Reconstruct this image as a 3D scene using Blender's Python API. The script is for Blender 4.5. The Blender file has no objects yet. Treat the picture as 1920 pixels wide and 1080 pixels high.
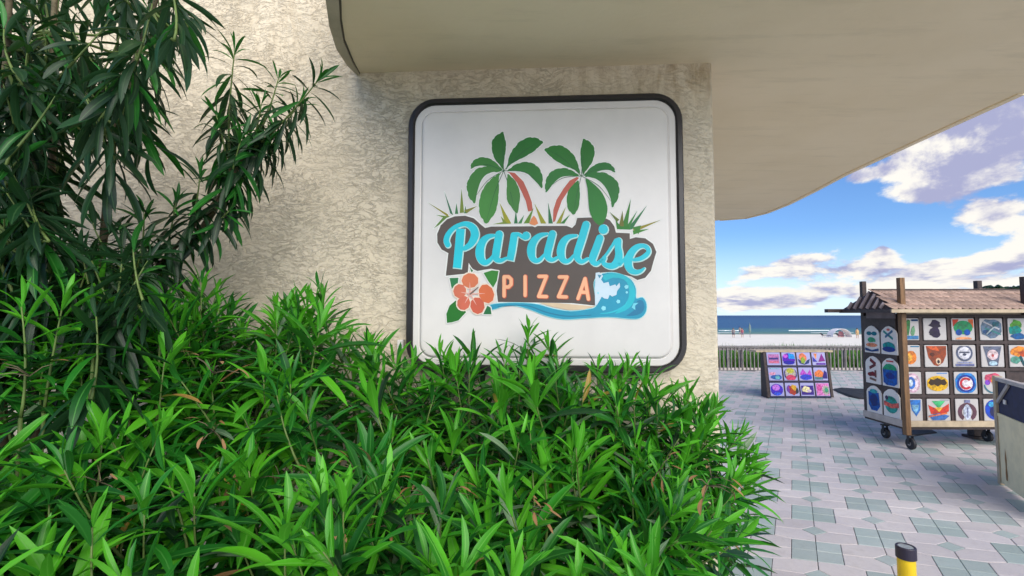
import bpy, bmesh, math, random
import numpy as np
from mathutils import Vector, Matrix, noise

random.seed(7)
RS = np.random.RandomState(11)
PI = math.pi
scene = bpy.context.scene
C = scene.collection

# ------------------------------------------------------------------ camera
F = 920.0                       # focal length in pixels of a 1920 wide picture
CAMH = 2.0
PITCH = math.atan(51.0 / F)
cam_d = bpy.data.cameras.new('camera')
cam_d.sensor_width = 36.0
cam_d.lens = F / 1920.0 * 36.0
cam_d.clip_start = 0.05
cam_d.clip_end = 20000.0
cam = bpy.data.objects.new('camera', cam_d)
cam.location = (0, 0, CAMH)
cam.rotation_euler = (PI / 2 + PITCH, 0, 0)
C.objects.link(cam)
scene.camera = cam
scene.render.resolution_x = 1024
scene.render.resolution_y = 576

# ------------------------------------------------------------------ light
SUN_EL = math.radians(34)
SUN_AZ = math.radians(160)        # measured from +Y towards +X: behind the camera, to the right
sun_dir = Vector((math.sin(SUN_AZ) * math.cos(SUN_EL), math.cos(SUN_AZ) * math.cos(SUN_EL), math.sin(SUN_EL)))
sd = bpy.data.lights.new('sun', 'SUN')
sd.energy = 0.92
sd.angle = math.radians(58)
sd.color = (1.0, 0.92, 0.80)
sun = bpy.data.objects.new('sun', sd)
sun.rotation_euler = (-sun_dir).to_track_quat('-Z', 'Y').to_euler()
sun.location = (0, 0, 20)
C.objects.link(sun)

world = bpy.data.worlds.new('World')
scene.world = world
world.use_nodes = True
scene.view_settings.view_transform = 'Standard'
scene.view_settings.look = 'None'
scene.view_settings.gamma = 1.0
scene.view_settings.exposure = 2.28


class NT:
    """tiny node helper"""
    def __init__(s, tree):
        s.t = tree; s.n = tree.nodes; s.l = tree.links
    def new(s, typ, **kw):
        n = s.n.new(typ)
        for k, v in kw.items():
            setattr(n, k, v)
        return n
    def put(s, sock, v):
        if hasattr(v, 'links') or isinstance(v, bpy.types.NodeSocket):
            s.l.new(v, sock)
        else:
            sock.default_value = v
    def math(s, op, a, b=0.0, c=None, clamp=False):
        n = s.new('ShaderNodeMath', operation=op, use_clamp=clamp)
        s.put(n.inputs[0], a); s.put(n.inputs[1], b)
        if c is not None: s.put(n.inputs[2], c)
        return n.outputs[0]
    def mix(s, fac, a, b, mode='MIX'):
        n = s.new('ShaderNodeMix', data_type='RGBA', blend_type=mode)
        n.clamp_factor = True
        s.put(n.inputs[0], fac)
        s.put(n.inputs[6], a if not isinstance(a, tuple) else (*a[:3], 1.0))
        s.put(n.inputs[7], b if not isinstance(b, tuple) else (*b[:3], 1.0))
        return n.outputs[2]
    def noise(s, vec, scale, detail=4.0, rough=0.55, dist=0.0):
        n = s.new('ShaderNodeTexNoise')
        if vec is not None: s.put(n.inputs['Vector'], vec)
        n.inputs['Scale'].default_value = scale
        n.inputs['Detail'].default_value = detail
        n.inputs['Roughness'].default_value = rough
        n.inputs['Distortion'].default_value = dist
        return n.outputs[0]
    def smooth(s, v, lo, hi, a=0.0, b=1.0):
        n = s.new('ShaderNodeMapRange', interpolation_type='SMOOTHSTEP')
        s.put(n.inputs[0], v)
        n.inputs[1].default_value = lo; n.inputs[2].default_value = hi
        n.inputs[3].default_value = a; n.inputs[4].default_value = b
        return n.outputs[0]
    def xyz(s, x, y, z):
        n = s.new('ShaderNodeCombineXYZ')
        s.put(n.inputs[0], x); s.put(n.inputs[1], y); s.put(n.inputs[2], z)
        return n.outputs[0]
    def sep(s, v):
        n = s.new('ShaderNodeSeparateXYZ'); s.put(n.inputs[0], v)
        return n.outputs
    def mapping(s, v, scale=(1, 1, 1), rot=(0, 0, 0), loc=(0, 0, 0)):
        n = s.new('ShaderNodeMapping'); s.put(n.inputs[0], v)
        n.inputs[1].default_value = loc; n.inputs[2].default_value = rot; n.inputs[3].default_value = scale
        return n.outputs[0]


def srgb(r, g, b):
    def f(c):
        c /= 255.0
        return c / 12.92 if c <= 0.04045 else ((c + 0.055) / 1.055) ** 2.4
    return (f(r), f(g), f(b))


def build_world():
    w = NT(world.node_tree)
    w.n.clear()
    out = w.new('ShaderNodeOutputWorld')
    bg = w.new('ShaderNodeBackground')
    sky = w.new('ShaderNodeTexSky', sky_type='NISHITA')
    sky.sun_disc = False
    sky.sun_elevation = SUN_EL
    sky.sun_rotation = SUN_AZ
    sky.air_density = 1.0
    sky.dust_density = 0.3
    sky.ozone_density = 2.0
    tc = w.new('ShaderNodeTexCoord')
    d = tc.outputs['Generated']
    X, Y, Z = w.sep(d)
    az = w.math('ARCTAN2', X, Y)
    el = w.math('ARCSINE', Z)
    # deep blue of the clear parts, sky texture reaches the horizon pale
    blue = w.mix(1.0, sky.outputs[0], (0.60, 0.84, 1.20), 'MULTIPLY')
    # cloud fields in azimuth / elevation, flattened towards the horizon
    elw = w.math('MULTIPLY', w.math('LOGARITHM', w.math('ADD', w.math('MAXIMUM', el, 0.0), 0.07), 2.718), 0.42)
    p1 = w.xyz(w.math('MULTIPLY', az, 1.15), elw, 0.0)
    n1 = w.noise(w.mapping(p1, loc=(3.1, 1.7, 0.4)), 5.6, 7.0, 0.60, 0.2)
    n1b = w.noise(w.mapping(p1, loc=(3.1 - 0.015, 1.7 + 0.045, 0.4)), 5.6, 7.0, 0.60, 0.2)
    n2 = w.noise(w.mapping(p1, loc=(9.3, 4.1, 0.0)), 13.0, 6.0, 0.6, 0.1)
    big = w.noise(w.mapping(p1, loc=(1.0, 6.2, 0.0)), 1.6, 3.0, 0.5)
    # places where clouds gather (azimuth, elevation, half widths, strength)
    GP = [(1840, 408, 105, 26, .50), (1895, 380, 60, 26, .30), (1622, 324, 42, 15, .50), (1708, 314, 38, 13, .45), (1765, 358, 80, 22, .60),
          (1860, 235, 160, 62, .85), (1730, 265, 70, 24, .5), (1800, 300, 80, 18, .55), (1890, 330, 60, 14, .35), (1760, 235, 50, 14, .2), (1655, 482, 30, 20, .50), (1660, 462, 12, 10, .3), (1500, 488, 50, 12, .48), (1440, 512, 60, 14, .30),
          (1560, 510, 60, 12, .25), (1840, 494, 105, 13, .42), (1480, 562, 130, 14, .42), (1410, 505, 30, 12, .3), (1560, 540, 40, 9, .3), (1750, 500, 50, 10, .3), (1600, 500, 30, 8, .25), (1480, 530, 200, 34, .17), (1850, 470, 120, 40, .12), (1850, 530, 120, 16, .3), (1640, 545, 60, 10, .3), (1400, 575, 80, 8, .3), (1380, 550, 40, 20, .30), (1700, 520, 80, 12, .26), (1590, 404, 22, 4, .30),
          (1560, 430, 120, 34, -.50), (1400, 445, 60, 34, -.40), (1600, 372, 50, 16, -.35), (1720, 448, 60, 10, -.45), (1640, 390, 50, 14, -.4), (1800, 455, 60, 8, -.35), (1560, 395, 80, 12, -.3)]
    G = []
    for x_, y_, hw_, hh_, st_ in GP:
        a_ = math.atan((x_ - 960) / F); c_ = math.cos(a_)
        G.append((a_, math.atan((591 - y_) * c_ / F), hw_ * c_ * c_ / F, hh_ * c_ / F, st_))
    acc = None
    for a0, e0, sa, se, st in G:
        dx = w.math('DIVIDE', w.math('SUBTRACT', az, a0), sa)
        dy = w.math('DIVIDE', w.math('SUBTRACT', el, e0), se)
        r2 = w.math('ADD', w.math('MULTIPLY', dx, dx), w.math('MULTIPLY', dy, dy))
        g = w.math('MULTIPLY', w.math('EXPONENT', w.math('MULTIPLY', r2, -0.8)), st)
        acc = g if acc is None else w.math('ADD', acc, g)
    dens = w.math('ADD', n1, w.math('MULTIPLY', acc, 0.46))
    dens = w.math('ADD', dens, w.math('MULTIPLY', w.math('SUBTRACT', n2, 0.5), 0.36))
    dens = w.math('ADD', dens, w.math('MULTIPLY', w.math('SUBTRACT', big, 0.5), 0.25))
    dens = w.math('ADD', dens, w.smooth(el, 0.42, 0.9, 0.0, 0.05))  # extra cloud cover overhead, out of view, added to whiten the ambient light
    mask = w.smooth(dens, 0.565, 0.68)
    # sunlit tops against lavender bases: density falling upwards = top edge
    lit = w.math('SUBTRACT', n1, n1b)
    lit = w.math('ADD', w.math('MULTIPLY', lit, 5.0), w.math('MULTIPLY', w.math('SUBTRACT', n2, 0.5), 1.3))
    high = w.math('MULTIPLY', w.math('ADD', w.smooth(el, 0.19, 0.25, 0.0, 0.30), w.smooth(dens, 0.66, 0.86, 0.0, 0.32)), w.smooth(el, 0.5, 0.85, 1.0, 0.0))  # lavender fades overhead, unseen clouds kept white to cut blue ambient light
    lit = w.math('ADD', lit, w.smooth(el, 0.03, 0.2, 0.10, 0.0))
    litf = w.smooth(w.math('SUBTRACT', lit, high), -0.50, 0.28)
    cloud = w.mix(litf, (0.36, 0.38, 0.58), (0.86, 0.84, 0.80))
    cloud = w.mix(1.0, cloud, (0.245, 0.242, 0.237), 'MULTIPLY')
    sc = w.new('ShaderNodeVectorMath', operation='SCALE')
    w.put(sc.inputs[0], blue); sc.inputs['Scale'].default_value = 0.0275
    haze = w.smooth(el, 0.0, 0.16, 0.70, 0.0)
    skyc = w.mix(haze, sc.outputs[0], (0.19, 0.23, 0.27))
    col = w.mix(mask, skyc, cloud)
    w.put(bg.inputs[0], col)
    bg.inputs[1].default_value = 1.0
    w.l.new(bg.outputs[0], out.inputs[0])


build_world()

# ------------------------------------------------------------------ pixel rays (photograph pixels, 1920 x 1080) to places
CP, SP = math.cos(PITCH), math.sin(PITCH)
CAM = Vector((0, 0, CAMH))


def ray(px, py):
    a = (px - 960.0) / F; b = (540.0 - py) / F
    return Vector((a, CP - b * SP, SP + b * CP))


def at_y(px, py, Y):
    d = ray(px, py); return CAM + d * (Y / d.y)


def at_z(px, py, z):
    d = ray(px, py); return CAM + d * ((z - CAMH) / d.z)


def at_plane(px, py, P, n):
    d = ray(px, py); return CAM + d * ((P - CAM).dot(n) / d.dot(n))


def proj(v):
    q = v - CAM
    zc = q.y * CP + q.z * SP
    if zc < 0.05: return None
    return (960 + F * q.x / zc, 540 - F * (-q.y * SP + q.z * CP) / zc, zc)


# ------------------------------------------------------------------ object helpers
def tag(o, label=None, cat=None, group=None, kind=None):
    if label: o['label'] = label
    if cat: o['category'] = cat
    if group: o['group'] = group
    if kind: o['kind'] = kind
    return o


def thing(name, label, cat, loc=(0, 0, 0), group=None):
    o = bpy.data.objects.new(name, None)
    o.empty_display_size = 0.1
    o.location = loc
    C.objects.link(o)
    return tag(o, label, cat, group)


class MB:
    """mesh builder in world coordinates"""
    def __init__(s):
        s.v = []; s.f = []; s.m = []
    def poly(s, pts, m=0):
        i = len(s.v)
        s.v += [tuple(p) for p in pts]
        s.f.append(tuple(range(i, i + len(pts)))); s.m.append(m)
    def box(s, c, size, rot=0.0, m=0, axes=None):
        hx, hy, hz = [k / 2 for k in size]
        if axes is None:
            ax = Vector((math.cos(rot), math.sin(rot), 0)); ay = Vector((-math.sin(rot), math.cos(rot), 0)); az = Vector((0, 0, 1))
        else:
            ax, ay, az = axes
        c = Vector(c); i = len(s.v)
        for sx, sy, sz in ((-1, -1, -1), (1, -1, -1), (1, 1, -1), (-1, 1, -1), (-1, -1, 1), (1, -1, 1), (1, 1, 1), (-1, 1, 1)):
            s.v.append(tuple(c + ax * (sx * hx) + ay * (sy * hy) + az * (sz * hz)))
        for q in ((0, 3, 2, 1), (4, 5, 6, 7), (0, 1, 5, 4), (1, 2, 6, 5), (2, 3, 7, 6), (3, 0, 4, 7)):
            s.f.append(tuple(i + k for k in q)); s.m.append(m)
    def bar(s, a, b, w, h, m=0, up=Vector((0, 0, 1))):
        a = Vector(a); b = Vector(b); d = b - a; L = d.length; d.normalize()
        side = d.cross(up)
        if side.length < 1e-4: side = Vector((1, 0, 0))
        side.normalize(); u = side.cross(d)
        s.box((a + b) / 2, (L, w, h), axes=(d, side, u), m=m)
    def tube(s, pts, rad, n=8, m=0, cap=True):
        pts = [Vector(p) for p in pts]
        if not hasattr(rad, '__len__'): rad = [rad] * len(pts)
        i0 = len(s.v); prev = None
        for k, p in enumerate(pts):
            d = (pts[min(k + 1, len(pts) - 1)] - pts[max(k - 1, 0)])
            if d.length < 1e-9: d = Vector((0, 0, 1))
            d.normalize()
            if prev is None:
                a = d.orthogonal().normalized()
            else:
                a = prev - d * prev.dot(d)
                a = a.normalized() if a.length > 1e-6 else d.orthogonal().normalized()
            prev = a; b = d.cross(a)
            for j in range(n):
                t = 2 * PI * j / n
                s.v.append(tuple(p + (a * math.cos(t) + b * math.sin(t)) * rad[k]))
        for k in range(len(pts) - 1):
            for j in range(n):
                a0 = i0 + k * n + j; a1 = i0 + k * n + (j + 1) % n
                s.f.append((a0, a1, a1 + n, a0 + n)); s.m.append(m)
        if cap:
            s.f.append(tuple(i0 + j for j in reversed(range(n)))); s.m.append(m)
            e = i0 + (len(pts) - 1) * n
            s.f.append(tuple(e + j for j in range(n))); s.m.append(m)
    def prism(s, pts, d, m=0):
        """closed outline extruded by vector d"""
        pts = [Vector(p) for p in pts]; d = Vector(d); n = len(pts); i = len(s.v)
        s.v += [tuple(p) for p in pts] + [tuple(p + d) for p in pts]
        s.f.append(tuple(i + k for k in reversed(range(n)))); s.m.append(m)
        s.f.append(tuple(i + n + k for k in range(n))); s.m.append(m)
        for k in range(n):
            k2 = (k + 1) % n
            s.f.append((i + k, i + k2, i + n + k2, i + n + k)); s.m.append(m)
    def build(s, name, mats, parent=None, smooth=False, origin=None, fix=True, bevel=0.0):
        if not isinstance(mats, (list, tuple)): mats = [mats]
        o0 = Vector((0, 0, 0))
        if origin is not None: o0 = Vector(origin)
        elif parent is not None:
            q = parent
            while q is not None:
                o0 = o0 + Vector(q.location); q = q.parent
        me = bpy.data.meshes.new(name)
        vs = [(v[0] - o0.x, v[1] - o0.y, v[2] - o0.z) for v in s.v]
        me.from_pydata(vs, [], s.f)
        for mt in mats: me.materials.append(mt)
        if len(mats) > 1: me.polygons.foreach_set('material_index', s.m)
        if fix:
            bm = bmesh.new(); bm.from_mesh(me)
            bmesh.ops.recalc_face_normals(bm, faces=bm.faces)
            bm.to_mesh(me); bm.free()
        if smooth: me.polygons.foreach_set('use_smooth', [True] * len(me.polygons))
        me.update()
        o = bpy.data.objects.new(name, me)
        C.objects.link(o)
        if parent is not None: o.parent = parent
        elif origin is not None: o.location = o0
        if bevel:
            b = o.modifiers.new('bevel', 'BEVEL'); b.width = bevel; b.segments = 2; b.limit_method = 'ANGLE'
        return o


# ------------------------------------------------------------------ materials
def mat(name, col, rough=0.6, metal=0.0, var=0.0, vscale=8.0, bump=0.0, bscale=60.0, spec=0.5, stretch=(1, 1, 1), col2=None, objvar=0.0, coat=0.0):
    m = bpy.data.materials.new(name); m.use_nodes = True
    w = NT(m.node_tree); b = w.n['Principled BSDF']
    b.inputs['Roughness'].default_value = rough
    b.inputs['Metallic'].default_value = metal
    b.inputs['Specular IOR Level'].default_value = spec
    b.inputs['Coat Weight'].default_value = coat
    tc = w.new('ShaderNodeTexCoord'); v = w.mapping(tc.outputs['Object'], scale=stretch)
    c = (*col, 1)
    if var or col2 is not None:
        n = w.noise(v, vscale, 5.0, 0.6)
        c2 = col2 if col2 is not None else tuple(k * (1 - var) for k in col)
        f = w.smooth(n, 0.35, 0.68)
        cc = w.mix(f, col, c2)
    else:
        cc = c
    if objvar:
        oi = w.new('ShaderNodeObjectInfo')
        r = w.math('MULTIPLY_ADD', oi.outputs['Random'], 2 * objvar, 1 - objvar)
        hs = w.new('ShaderNodeHueSaturation')
        w.put(hs.inputs['Color'], cc); w.put(hs.inputs['Value'], r)
        cc = hs.outputs[0]
    w.put(b.inputs['Base Color'], cc)
    if bump:
        bp = w.new('ShaderNodeBump'); bp.inputs['Strength'].default_value = bump
        bp.inputs['Distance'].default_value = 0.01
        w.put(bp.inputs['Height'], w.noise(v, bscale, 5.0, 0.6))
        w.l.new(bp.outputs[0], b.inputs['Normal'])
    return m


def wall_material():
    m = bpy.data.materials.new('stucco'); m.use_nodes = True
    w = NT(m.node_tree); b = w.n['Principled BSDF']
    b.inputs['Roughness'].default_value = 0.75
    b.inputs['Specular IOR Level'].default_value = 0.35
    tc = w.new('ShaderNodeTexCoord'); P = tc.outputs['Object']
    X, Y, Z = w.sep(P)
    base = w.mix(w.smooth(w.noise(P, 2.2, 4, 0.6), 0.35, 0.7), (0.79, 0.69, 0.52), (0.74, 0.64, 0.47))
    # old yellow-brown water stains running down below the roof slab, right half
    st = w.noise(w.mapping(P, scale=(1.0, 1.0, 0.22)), 22.0, 5, 0.7, 0.6)
    st2 = w.noise(P, 6.0, 4, 0.65)
    top = w.smooth(Z, 2.78, 3.02)
    right = w.smooth(X, -0.9, 0.5, 0.25, 1.0)
    s = w.math('MULTIPLY', w.math('MULTIPLY', w.smooth(w.math('ADD', w.math('MULTIPLY', st, 0.6), w.math('MULTIPLY', st2, 0.4)), 0.42, 0.62), top), right)
    edge = w.math('MULTIPLY', w.smooth(X, 0.55, 0.85), w.smooth(st2, 0.42, 0.6))
    edge = w.math('MULTIPLY', edge, w.smooth(Z, 1.6, 2.7))
    s = w.math('ADD', s, w.math('MULTIPLY', edge, 0.45), clamp=True)
    base = w.mix(w.math('MULTIPLY', s, 0.85), base, (0.34, 0.23, 0.10))
    # thin shade lines of the plaster relief, put into the colour
    warp = w.new('ShaderNodeVectorMath', operation='MULTIPLY_ADD')
    wn = w.new('ShaderNodeTexNoise'); w.put(wn.inputs['Vector'], P); wn.inputs['Scale'].default_value = 3.5; wn.inputs['Detail'].default_value = 3
    w.put(warp.inputs[0], wn.outputs['Color']); warp.inputs[1].default_value = (0.10, 0.10, 0.16); w.put(warp.inputs[2], P)
    relief_v = w.mapping(warp.outputs[0], scale=(1.0, 1.0, 2.7))
    r1 = w.noise(relief_v, 12.0, 5, 0.60, 0.4)
    r1b = w.noise(w.mapping(warp.outputs[0], scale=(1.0, 1.0, 2.2), loc=(4, 1, 2)), 27.0, 4, 0.55, 0.5)
    r2 = w.noise(P, 85.0, 4, 0.65, 0.2)
    r3 = w.noise(P, 5.0, 3, 0.6)
    r4 = w.noise(P, 1.3, 2, 0.5)
    ridge = w.smooth(w.math('ABSOLUTE', w.math('SUBTRACT', r1, 0.5)), 0.0, 0.028)
    ridge2 = w.smooth(w.math('ABSOLUTE', w.math('SUBTRACT', r1b, 0.47)), 0.0, 0.03)
    amt = w.math('MULTIPLY', w.smooth(r3, 0.36, 0.60, 0.5, 1.0), w.smooth(X, -0.85, -0.35, 1.0, 0.5))
    amt = w.math('MULTIPLY', amt, w.smooth(r4, 0.35, 0.6, 0.75, 1.0))
    relief_shade = w.math('MULTIPLY', w.math('SUBTRACT', 1.0, w.math('MULTIPLY', ridge, ridge2)), amt)
    base = w.mix(w.math('MULTIPLY', relief_shade, 0.11), base, (0.36, 0.30, 0.22))
    w.put(b.inputs['Base Color'], base)
    h = w.math('ADD', w.math('MULTIPLY', ridge, 0.45), w.math('MULTIPLY', ridge2, 0.35))
    h = w.math('MULTIPLY', w.math('ADD', h, w.math('ADD', w.math('MULTIPLY', r1, 0.9), w.math('MULTIPLY', r1b, 0.5))), amt)
    h = w.math('ADD', h, w.math('MULTIPLY', r2, 0.26))
    bp = w.new('ShaderNodeBump'); bp.inputs['Strength'].default_value = 0.72
    bp.inputs['Distance'].default_value = 0.012
    w.put(bp.inputs['Height'], h)
    w.l.new(bp.outputs[0], b.inputs['Normal'])
    return m


def soffit_material():
    m = bpy.data.materials.new('soffit_paint'); m.use_nodes = True
    w = NT(m.node_tree); b = w.n['Principled BSDF']
    b.inputs['Roughness'].default_value = 0.7
    tc = w.new('ShaderNodeTexCoord'); P = tc.outputs['Object']
    n1 = w.noise(P, 1.6, 4, 0.6); n2 = w.noise(w.mapping(P, scale=(0.4, 2.5, 1)), 5.0, 5, 0.7)
    c = w.mix(w.smooth(n1, 0.35, 0.7), (0.88, 0.75, 0.53), (0.83, 0.70, 0.48))
    c = w.mix(w.math('MULTIPLY', w.smooth(n2, 0.5, 0.75), 0.30), c, (0.58, 0.49, 0.32))
    w.put(b.inputs['Base Color'], c)
    bp = w.new('ShaderNodeBump'); bp.inputs['Strength'].default_value = 0.25; bp.inputs['Distance'].default_value = 0.006
    w.put(bp.inputs['Height'], w.noise(P, 40, 5, 0.6)); w.l.new(bp.outputs[0], b.inputs['Normal'])
    return m


def leaf_material(name, c1, c2, rib, trans=0.22, rough=0.38):
    m = bpy.data.materials.new(name); m.use_nodes = True
    w = NT(m.node_tree); w.n.clear()
    out = w.new('ShaderNodeOutputMaterial'); b = w.new('ShaderNodeBsdfPrincipled')
    at = w.new('ShaderNodeAttribute', attribute_name='tint'); at.attribute_type = 'GEOMETRY'
    uv = w.new('ShaderNodeUVMap'); uv.uv_map = 'UVMap'
    U, V, _ = w.sep(uv.outputs[0])
    c = w.mix(at.outputs['Fac'], c1, c2)
    a = w.math('ABSOLUTE', w.math('SUBTRACT', U, 0.5))
    ribf = w.smooth(a, 0.03, 0.075, 0.75, 0.0)
    c = w.mix(ribf, c, rib)
    # fine side veins
    vv = w.math('SINE', w.math('MULTIPLY', w.math('SUBTRACT', V, w.math('MULTIPLY', a, 0.35)), 150.0))
    c = w.mix(w.smooth(vv, 0.4, 1.0, 0.0, 0.10), c, rib)
    geo = w.new('ShaderNodeNewGeometry')
    c = w.mix(w.math('MULTIPLY', geo.outputs['Backfacing'], 0.45), c, tuple(min(1, k * 1.5 + 0.02) for k in c2))
    w.put(b.inputs['Base Color'], c)
    b.inputs['Roughness'].default_value = rough
    b.inputs['Specular IOR Level'].default_value = 0.32
    tr = w.new('ShaderNodeBsdfTranslucent')
    w.put(tr.inputs[0], w.mix(0.35, c, (0.12, 0.45, 0.02)))
    mx = w.new('ShaderNodeMixShader'); mx.inputs[0].default_value = trans
    w.l.new(b.outputs[0], mx.inputs[1]); w.l.new(tr.outputs[0], mx.inputs[2])
    w.l.new(mx.outputs[0], out.inputs[0])
    return m


M = {}
M['stucco'] = wall_material()
M['soffit'] = soffit_material()
M['edge'] = mat('slab_edge_paint', (0.47, 0.42, 0.31), 0.65, var=0.25, vscale=6, bump=0.2)
M['groove'] = mat('drip_groove_dark', (0.10, 0.085, 0.06), 0.8)  # dark colour for the strip that marks the groove line
M['black'] = mat('black_enamel', (0.022, 0.017, 0.018), 0.35, var=0.3, vscale=9)
M['acrylic'] = mat('white_acrylic', (0.80, 0.76, 0.71), 0.25, var=0.10, vscale=2.5, spec=0.4)
M['bark'] = mat('oleander_bark', (0.16, 0.13, 0.07), 0.8, var=0.5, vscale=30, bump=0.4)
M['stem'] = mat('green_stem', (0.13, 0.20, 0.045), 0.6, var=0.3, vscale=20)
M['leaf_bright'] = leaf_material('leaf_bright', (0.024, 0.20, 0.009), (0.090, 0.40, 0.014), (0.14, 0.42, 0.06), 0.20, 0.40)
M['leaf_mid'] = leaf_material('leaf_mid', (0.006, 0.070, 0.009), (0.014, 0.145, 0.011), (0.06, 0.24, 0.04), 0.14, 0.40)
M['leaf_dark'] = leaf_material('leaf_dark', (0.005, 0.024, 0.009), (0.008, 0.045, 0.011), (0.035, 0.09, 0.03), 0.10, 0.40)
M['leaf_yellow'] = leaf_material('leaf_yellow', (0.42, 0.30, 0.03), (0.34, 0.20, 0.05), (0.5, 0.4, 0.15), 0.2, 0.5)
M['leaf_dry'] = leaf_material('leaf_dry', (0.22, 0.10, 0.035), (0.34, 0.19, 0.09), (0.3, 0.2, 0.1), 0.1, 0.7)
M['leaf_grey'] = leaf_material('leaf_grey', (0.10, 0.19, 0.10), (0.16, 0.25, 0.13), (0.3, 0.38, 0.25), 0.12, 0.5)
M['soil'] = mat('soil', (0.09, 0.07, 0.05), 0.95, var=0.5, vscale=12, bump=0.8, bscale=30)
M['mortar'] = mat('mortar', (0.36, 0.34, 0.34), 0.95, var=0.5, vscale=5, bump=0.4)


def paver_material(name, c1, c2, dirt):
    m = bpy.data.materials.new(name); m.use_nodes = True
    w = NT(m.node_tree); b = w.n['Principled BSDF']
    g = w.new('ShaderNodeNewGeometry'); P = g.outputs['Position']
    oi = w.new('ShaderNodeObjectInfo')
    n = w.noise(P, 1.1, 5, 0.65); n2 = w.noise(P, 9.0, 5, 0.7); n3 = w.noise(P, 70.0, 3, 0.7)
    c = w.mix(w.smooth(n, 0.35, 0.7), c1, c2)
    c = w.mix(w.math('MULTIPLY', w.smooth(n2, 0.48, 0.75), 0.45), c, dirt)
    c = w.mix(w.math('MULTIPLY', w.smooth(n3, 0.55, 0.8), 0.25), c, tuple(k * 0.5 for k in dirt))
    hs = w.new('ShaderNodeHueSaturation'); w.put(hs.inputs['Color'], c)
    w.put(hs.inputs['Value'], w.math('MULTIPLY_ADD', oi.outputs['Random'], 0.16, 0.92))
    w.put(b.inputs['Base Color'], hs.outputs[0])
    w.put(b.inputs['Roughness'], w.smooth(n2, 0.3, 0.7, 0.55, 0.8))
    b.inputs['Specular IOR Level'].default_value = 0.35
    bp = w.new('ShaderNodeBump'); bp.inputs['Strength'].default_value = 0.5; bp.inputs['Distance'].default_value = 0.006
    w.put(bp.inputs['Height'], w.math('ADD', n3, n2)); w.l.new(bp.outputs[0], b.inputs['Normal'])
    return m


M['paver'] = paver_material('lavender_paver', (0.50, 0.465, 0.475), (0.58, 0.54, 0.53), (0.40, 0.37, 0.36))
M['green_tile'] = paver_material('green_paver', (0.32, 0.39, 0.37), (0.39, 0.44, 0.43), (0.30, 0.33, 0.33))
M['darkwood'] = mat('dark_stained_wood', (0.055, 0.035, 0.032), 0.6, var=0.4, vscale=14, bump=0.3)
M['brownwood'] = mat('brown_wood', (0.22, 0.115, 0.045), 0.6, var=0.45, vscale=10, stretch=(4, 4, 0.5), bump=0.3)
M['tanwood'] = mat('tan_wood', (0.50, 0.40, 0.27), 0.65, var=0.25, vscale=8, bump=0.2)
M['palewood'] = mat('pale_grey_wood', (0.50, 0.45, 0.42), 0.75, var=0.25, vscale=5, bump=0.2)
M['greywood'] = mat('weathered_grey_wood', (0.22, 0.20, 0.20), 0.8, var=0.35, vscale=4, bump=0.3)
M['cloth'] = mat('white_cotton', (0.47, 0.45, 0.44), 0.85, var=0.06, vscale=20, bump=0.25, bscale=50)
M['cloth_shade_lift'] = mat('shade_lifted_cotton', (0.78, 0.75, 0.72), 0.85, var=0.06, vscale=20)  # white cotton again, brightness put into the colour to offset the shaded cart end
M['rubber'] = mat('black_rubber', (0.018, 0.017, 0.022), 0.6, var=0.3)
M['metal'] = mat('grey_metal', (0.35, 0.35, 0.36), 0.4, metal=0.8)
M['dark_patch'] = mat('black_patch', (0.022, 0.02, 0.022), 0.7, var=0.4, bump=0.6, bscale=12)
M['shingle'] = mat('tan_roof_tile', (0.50, 0.34, 0.26), 0.75, var=0.4, vscale=16, bump=0.4, objvar=0.25)
M['lattice'] = mat('pale_lattice', (0.20, 0.17, 0.19), 0.7, var=0.3)
M['yellow'] = mat('yellow_plastic', (0.80, 0.55, 0.01), 0.38, var=0.22, vscale=6)
M['navycap'] = mat('dark_rubber_cap', (0.02, 0.016, 0.035), 0.5)
M['captop'] = mat('dusty_cap_top', (0.33, 0.37, 0.40), 0.7, var=0.4, vscale=25)
M['boardpaint'] = mat('off_white_paint', (0.86, 0.74, 0.46), 0.6, var=0.16, vscale=5, bump=0.15)
M['navy'] = mat('navy_fabric', (0.018, 0.022, 0.075), 0.7, var=0.4, vscale=14)
M['rust'] = mat('rust_stain', (0.36, 0.17, 0.05), 0.8, var=0.3)

_ink = {}
def ink(r, g, b, rough=0.5, busy=False):
    k = (r, g, b, busy)
    if k not in _ink:
        c = srgb(r, g, b)
        _ink[k] = mat('printed_ink', c, rough, var=0.10, vscale=9) if not busy else mat('shirt_ink', c, 0.85, vscale=26, col2=tuple(q * 0.42 + 0.02 * (1 - q) for q in c))
    return _ink[k]


# ------------------------------------------------------------------ building: wall and roof slab
ZS = 3.07                                    # underside of the slab
WA = at_z(672, 137, ZS); WB = at_z(1336, 118, ZS)
WDIR = Vector((WB.x - WA.x, WB.y - WA.y, 0)).normalized()
WN = Vector((WDIR.y, -WDIR.x, 0))            # towards the camera
if WN.y > 0: WN = -WN
WP = Vector((WB.x, WB.y, 0))
bld = thing('building', 'cream stucco building corner with the sign under its thick overhanging slab', 'building', (WP.x, WP.y, 0))


def wallpt(u, z, off=0.0):                   # u metres left(-)/right(+) of the corner
    return WP + WDIR * u + WN * off + Vector((0, 0, z))


def build_wall():
    mb = MB()
    # plan outline with a small rounded outer corner
    pts = []
    L = 7.0; D = 3.2; r = 0.018
    back = -WN
    pts.append(wallpt(-L, 0))
    for k in range(5):
        t = PI / 2 * k / 4
        pts.append(WP + WDIR * (-r + r * math.sin(t)) + back * (r - r * math.cos(t)))
    pts.append(WP + back * D)
    pts.append(WP - WDIR * L + back * D)
    mb.prism(pts, (0, 0, 7.0))
    return mb.build('wall', M['stucco'], bld)


build_wall()


def edge_pts(lst):
    return [at_z(x, y, ZS) for x, y in lst]


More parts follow.
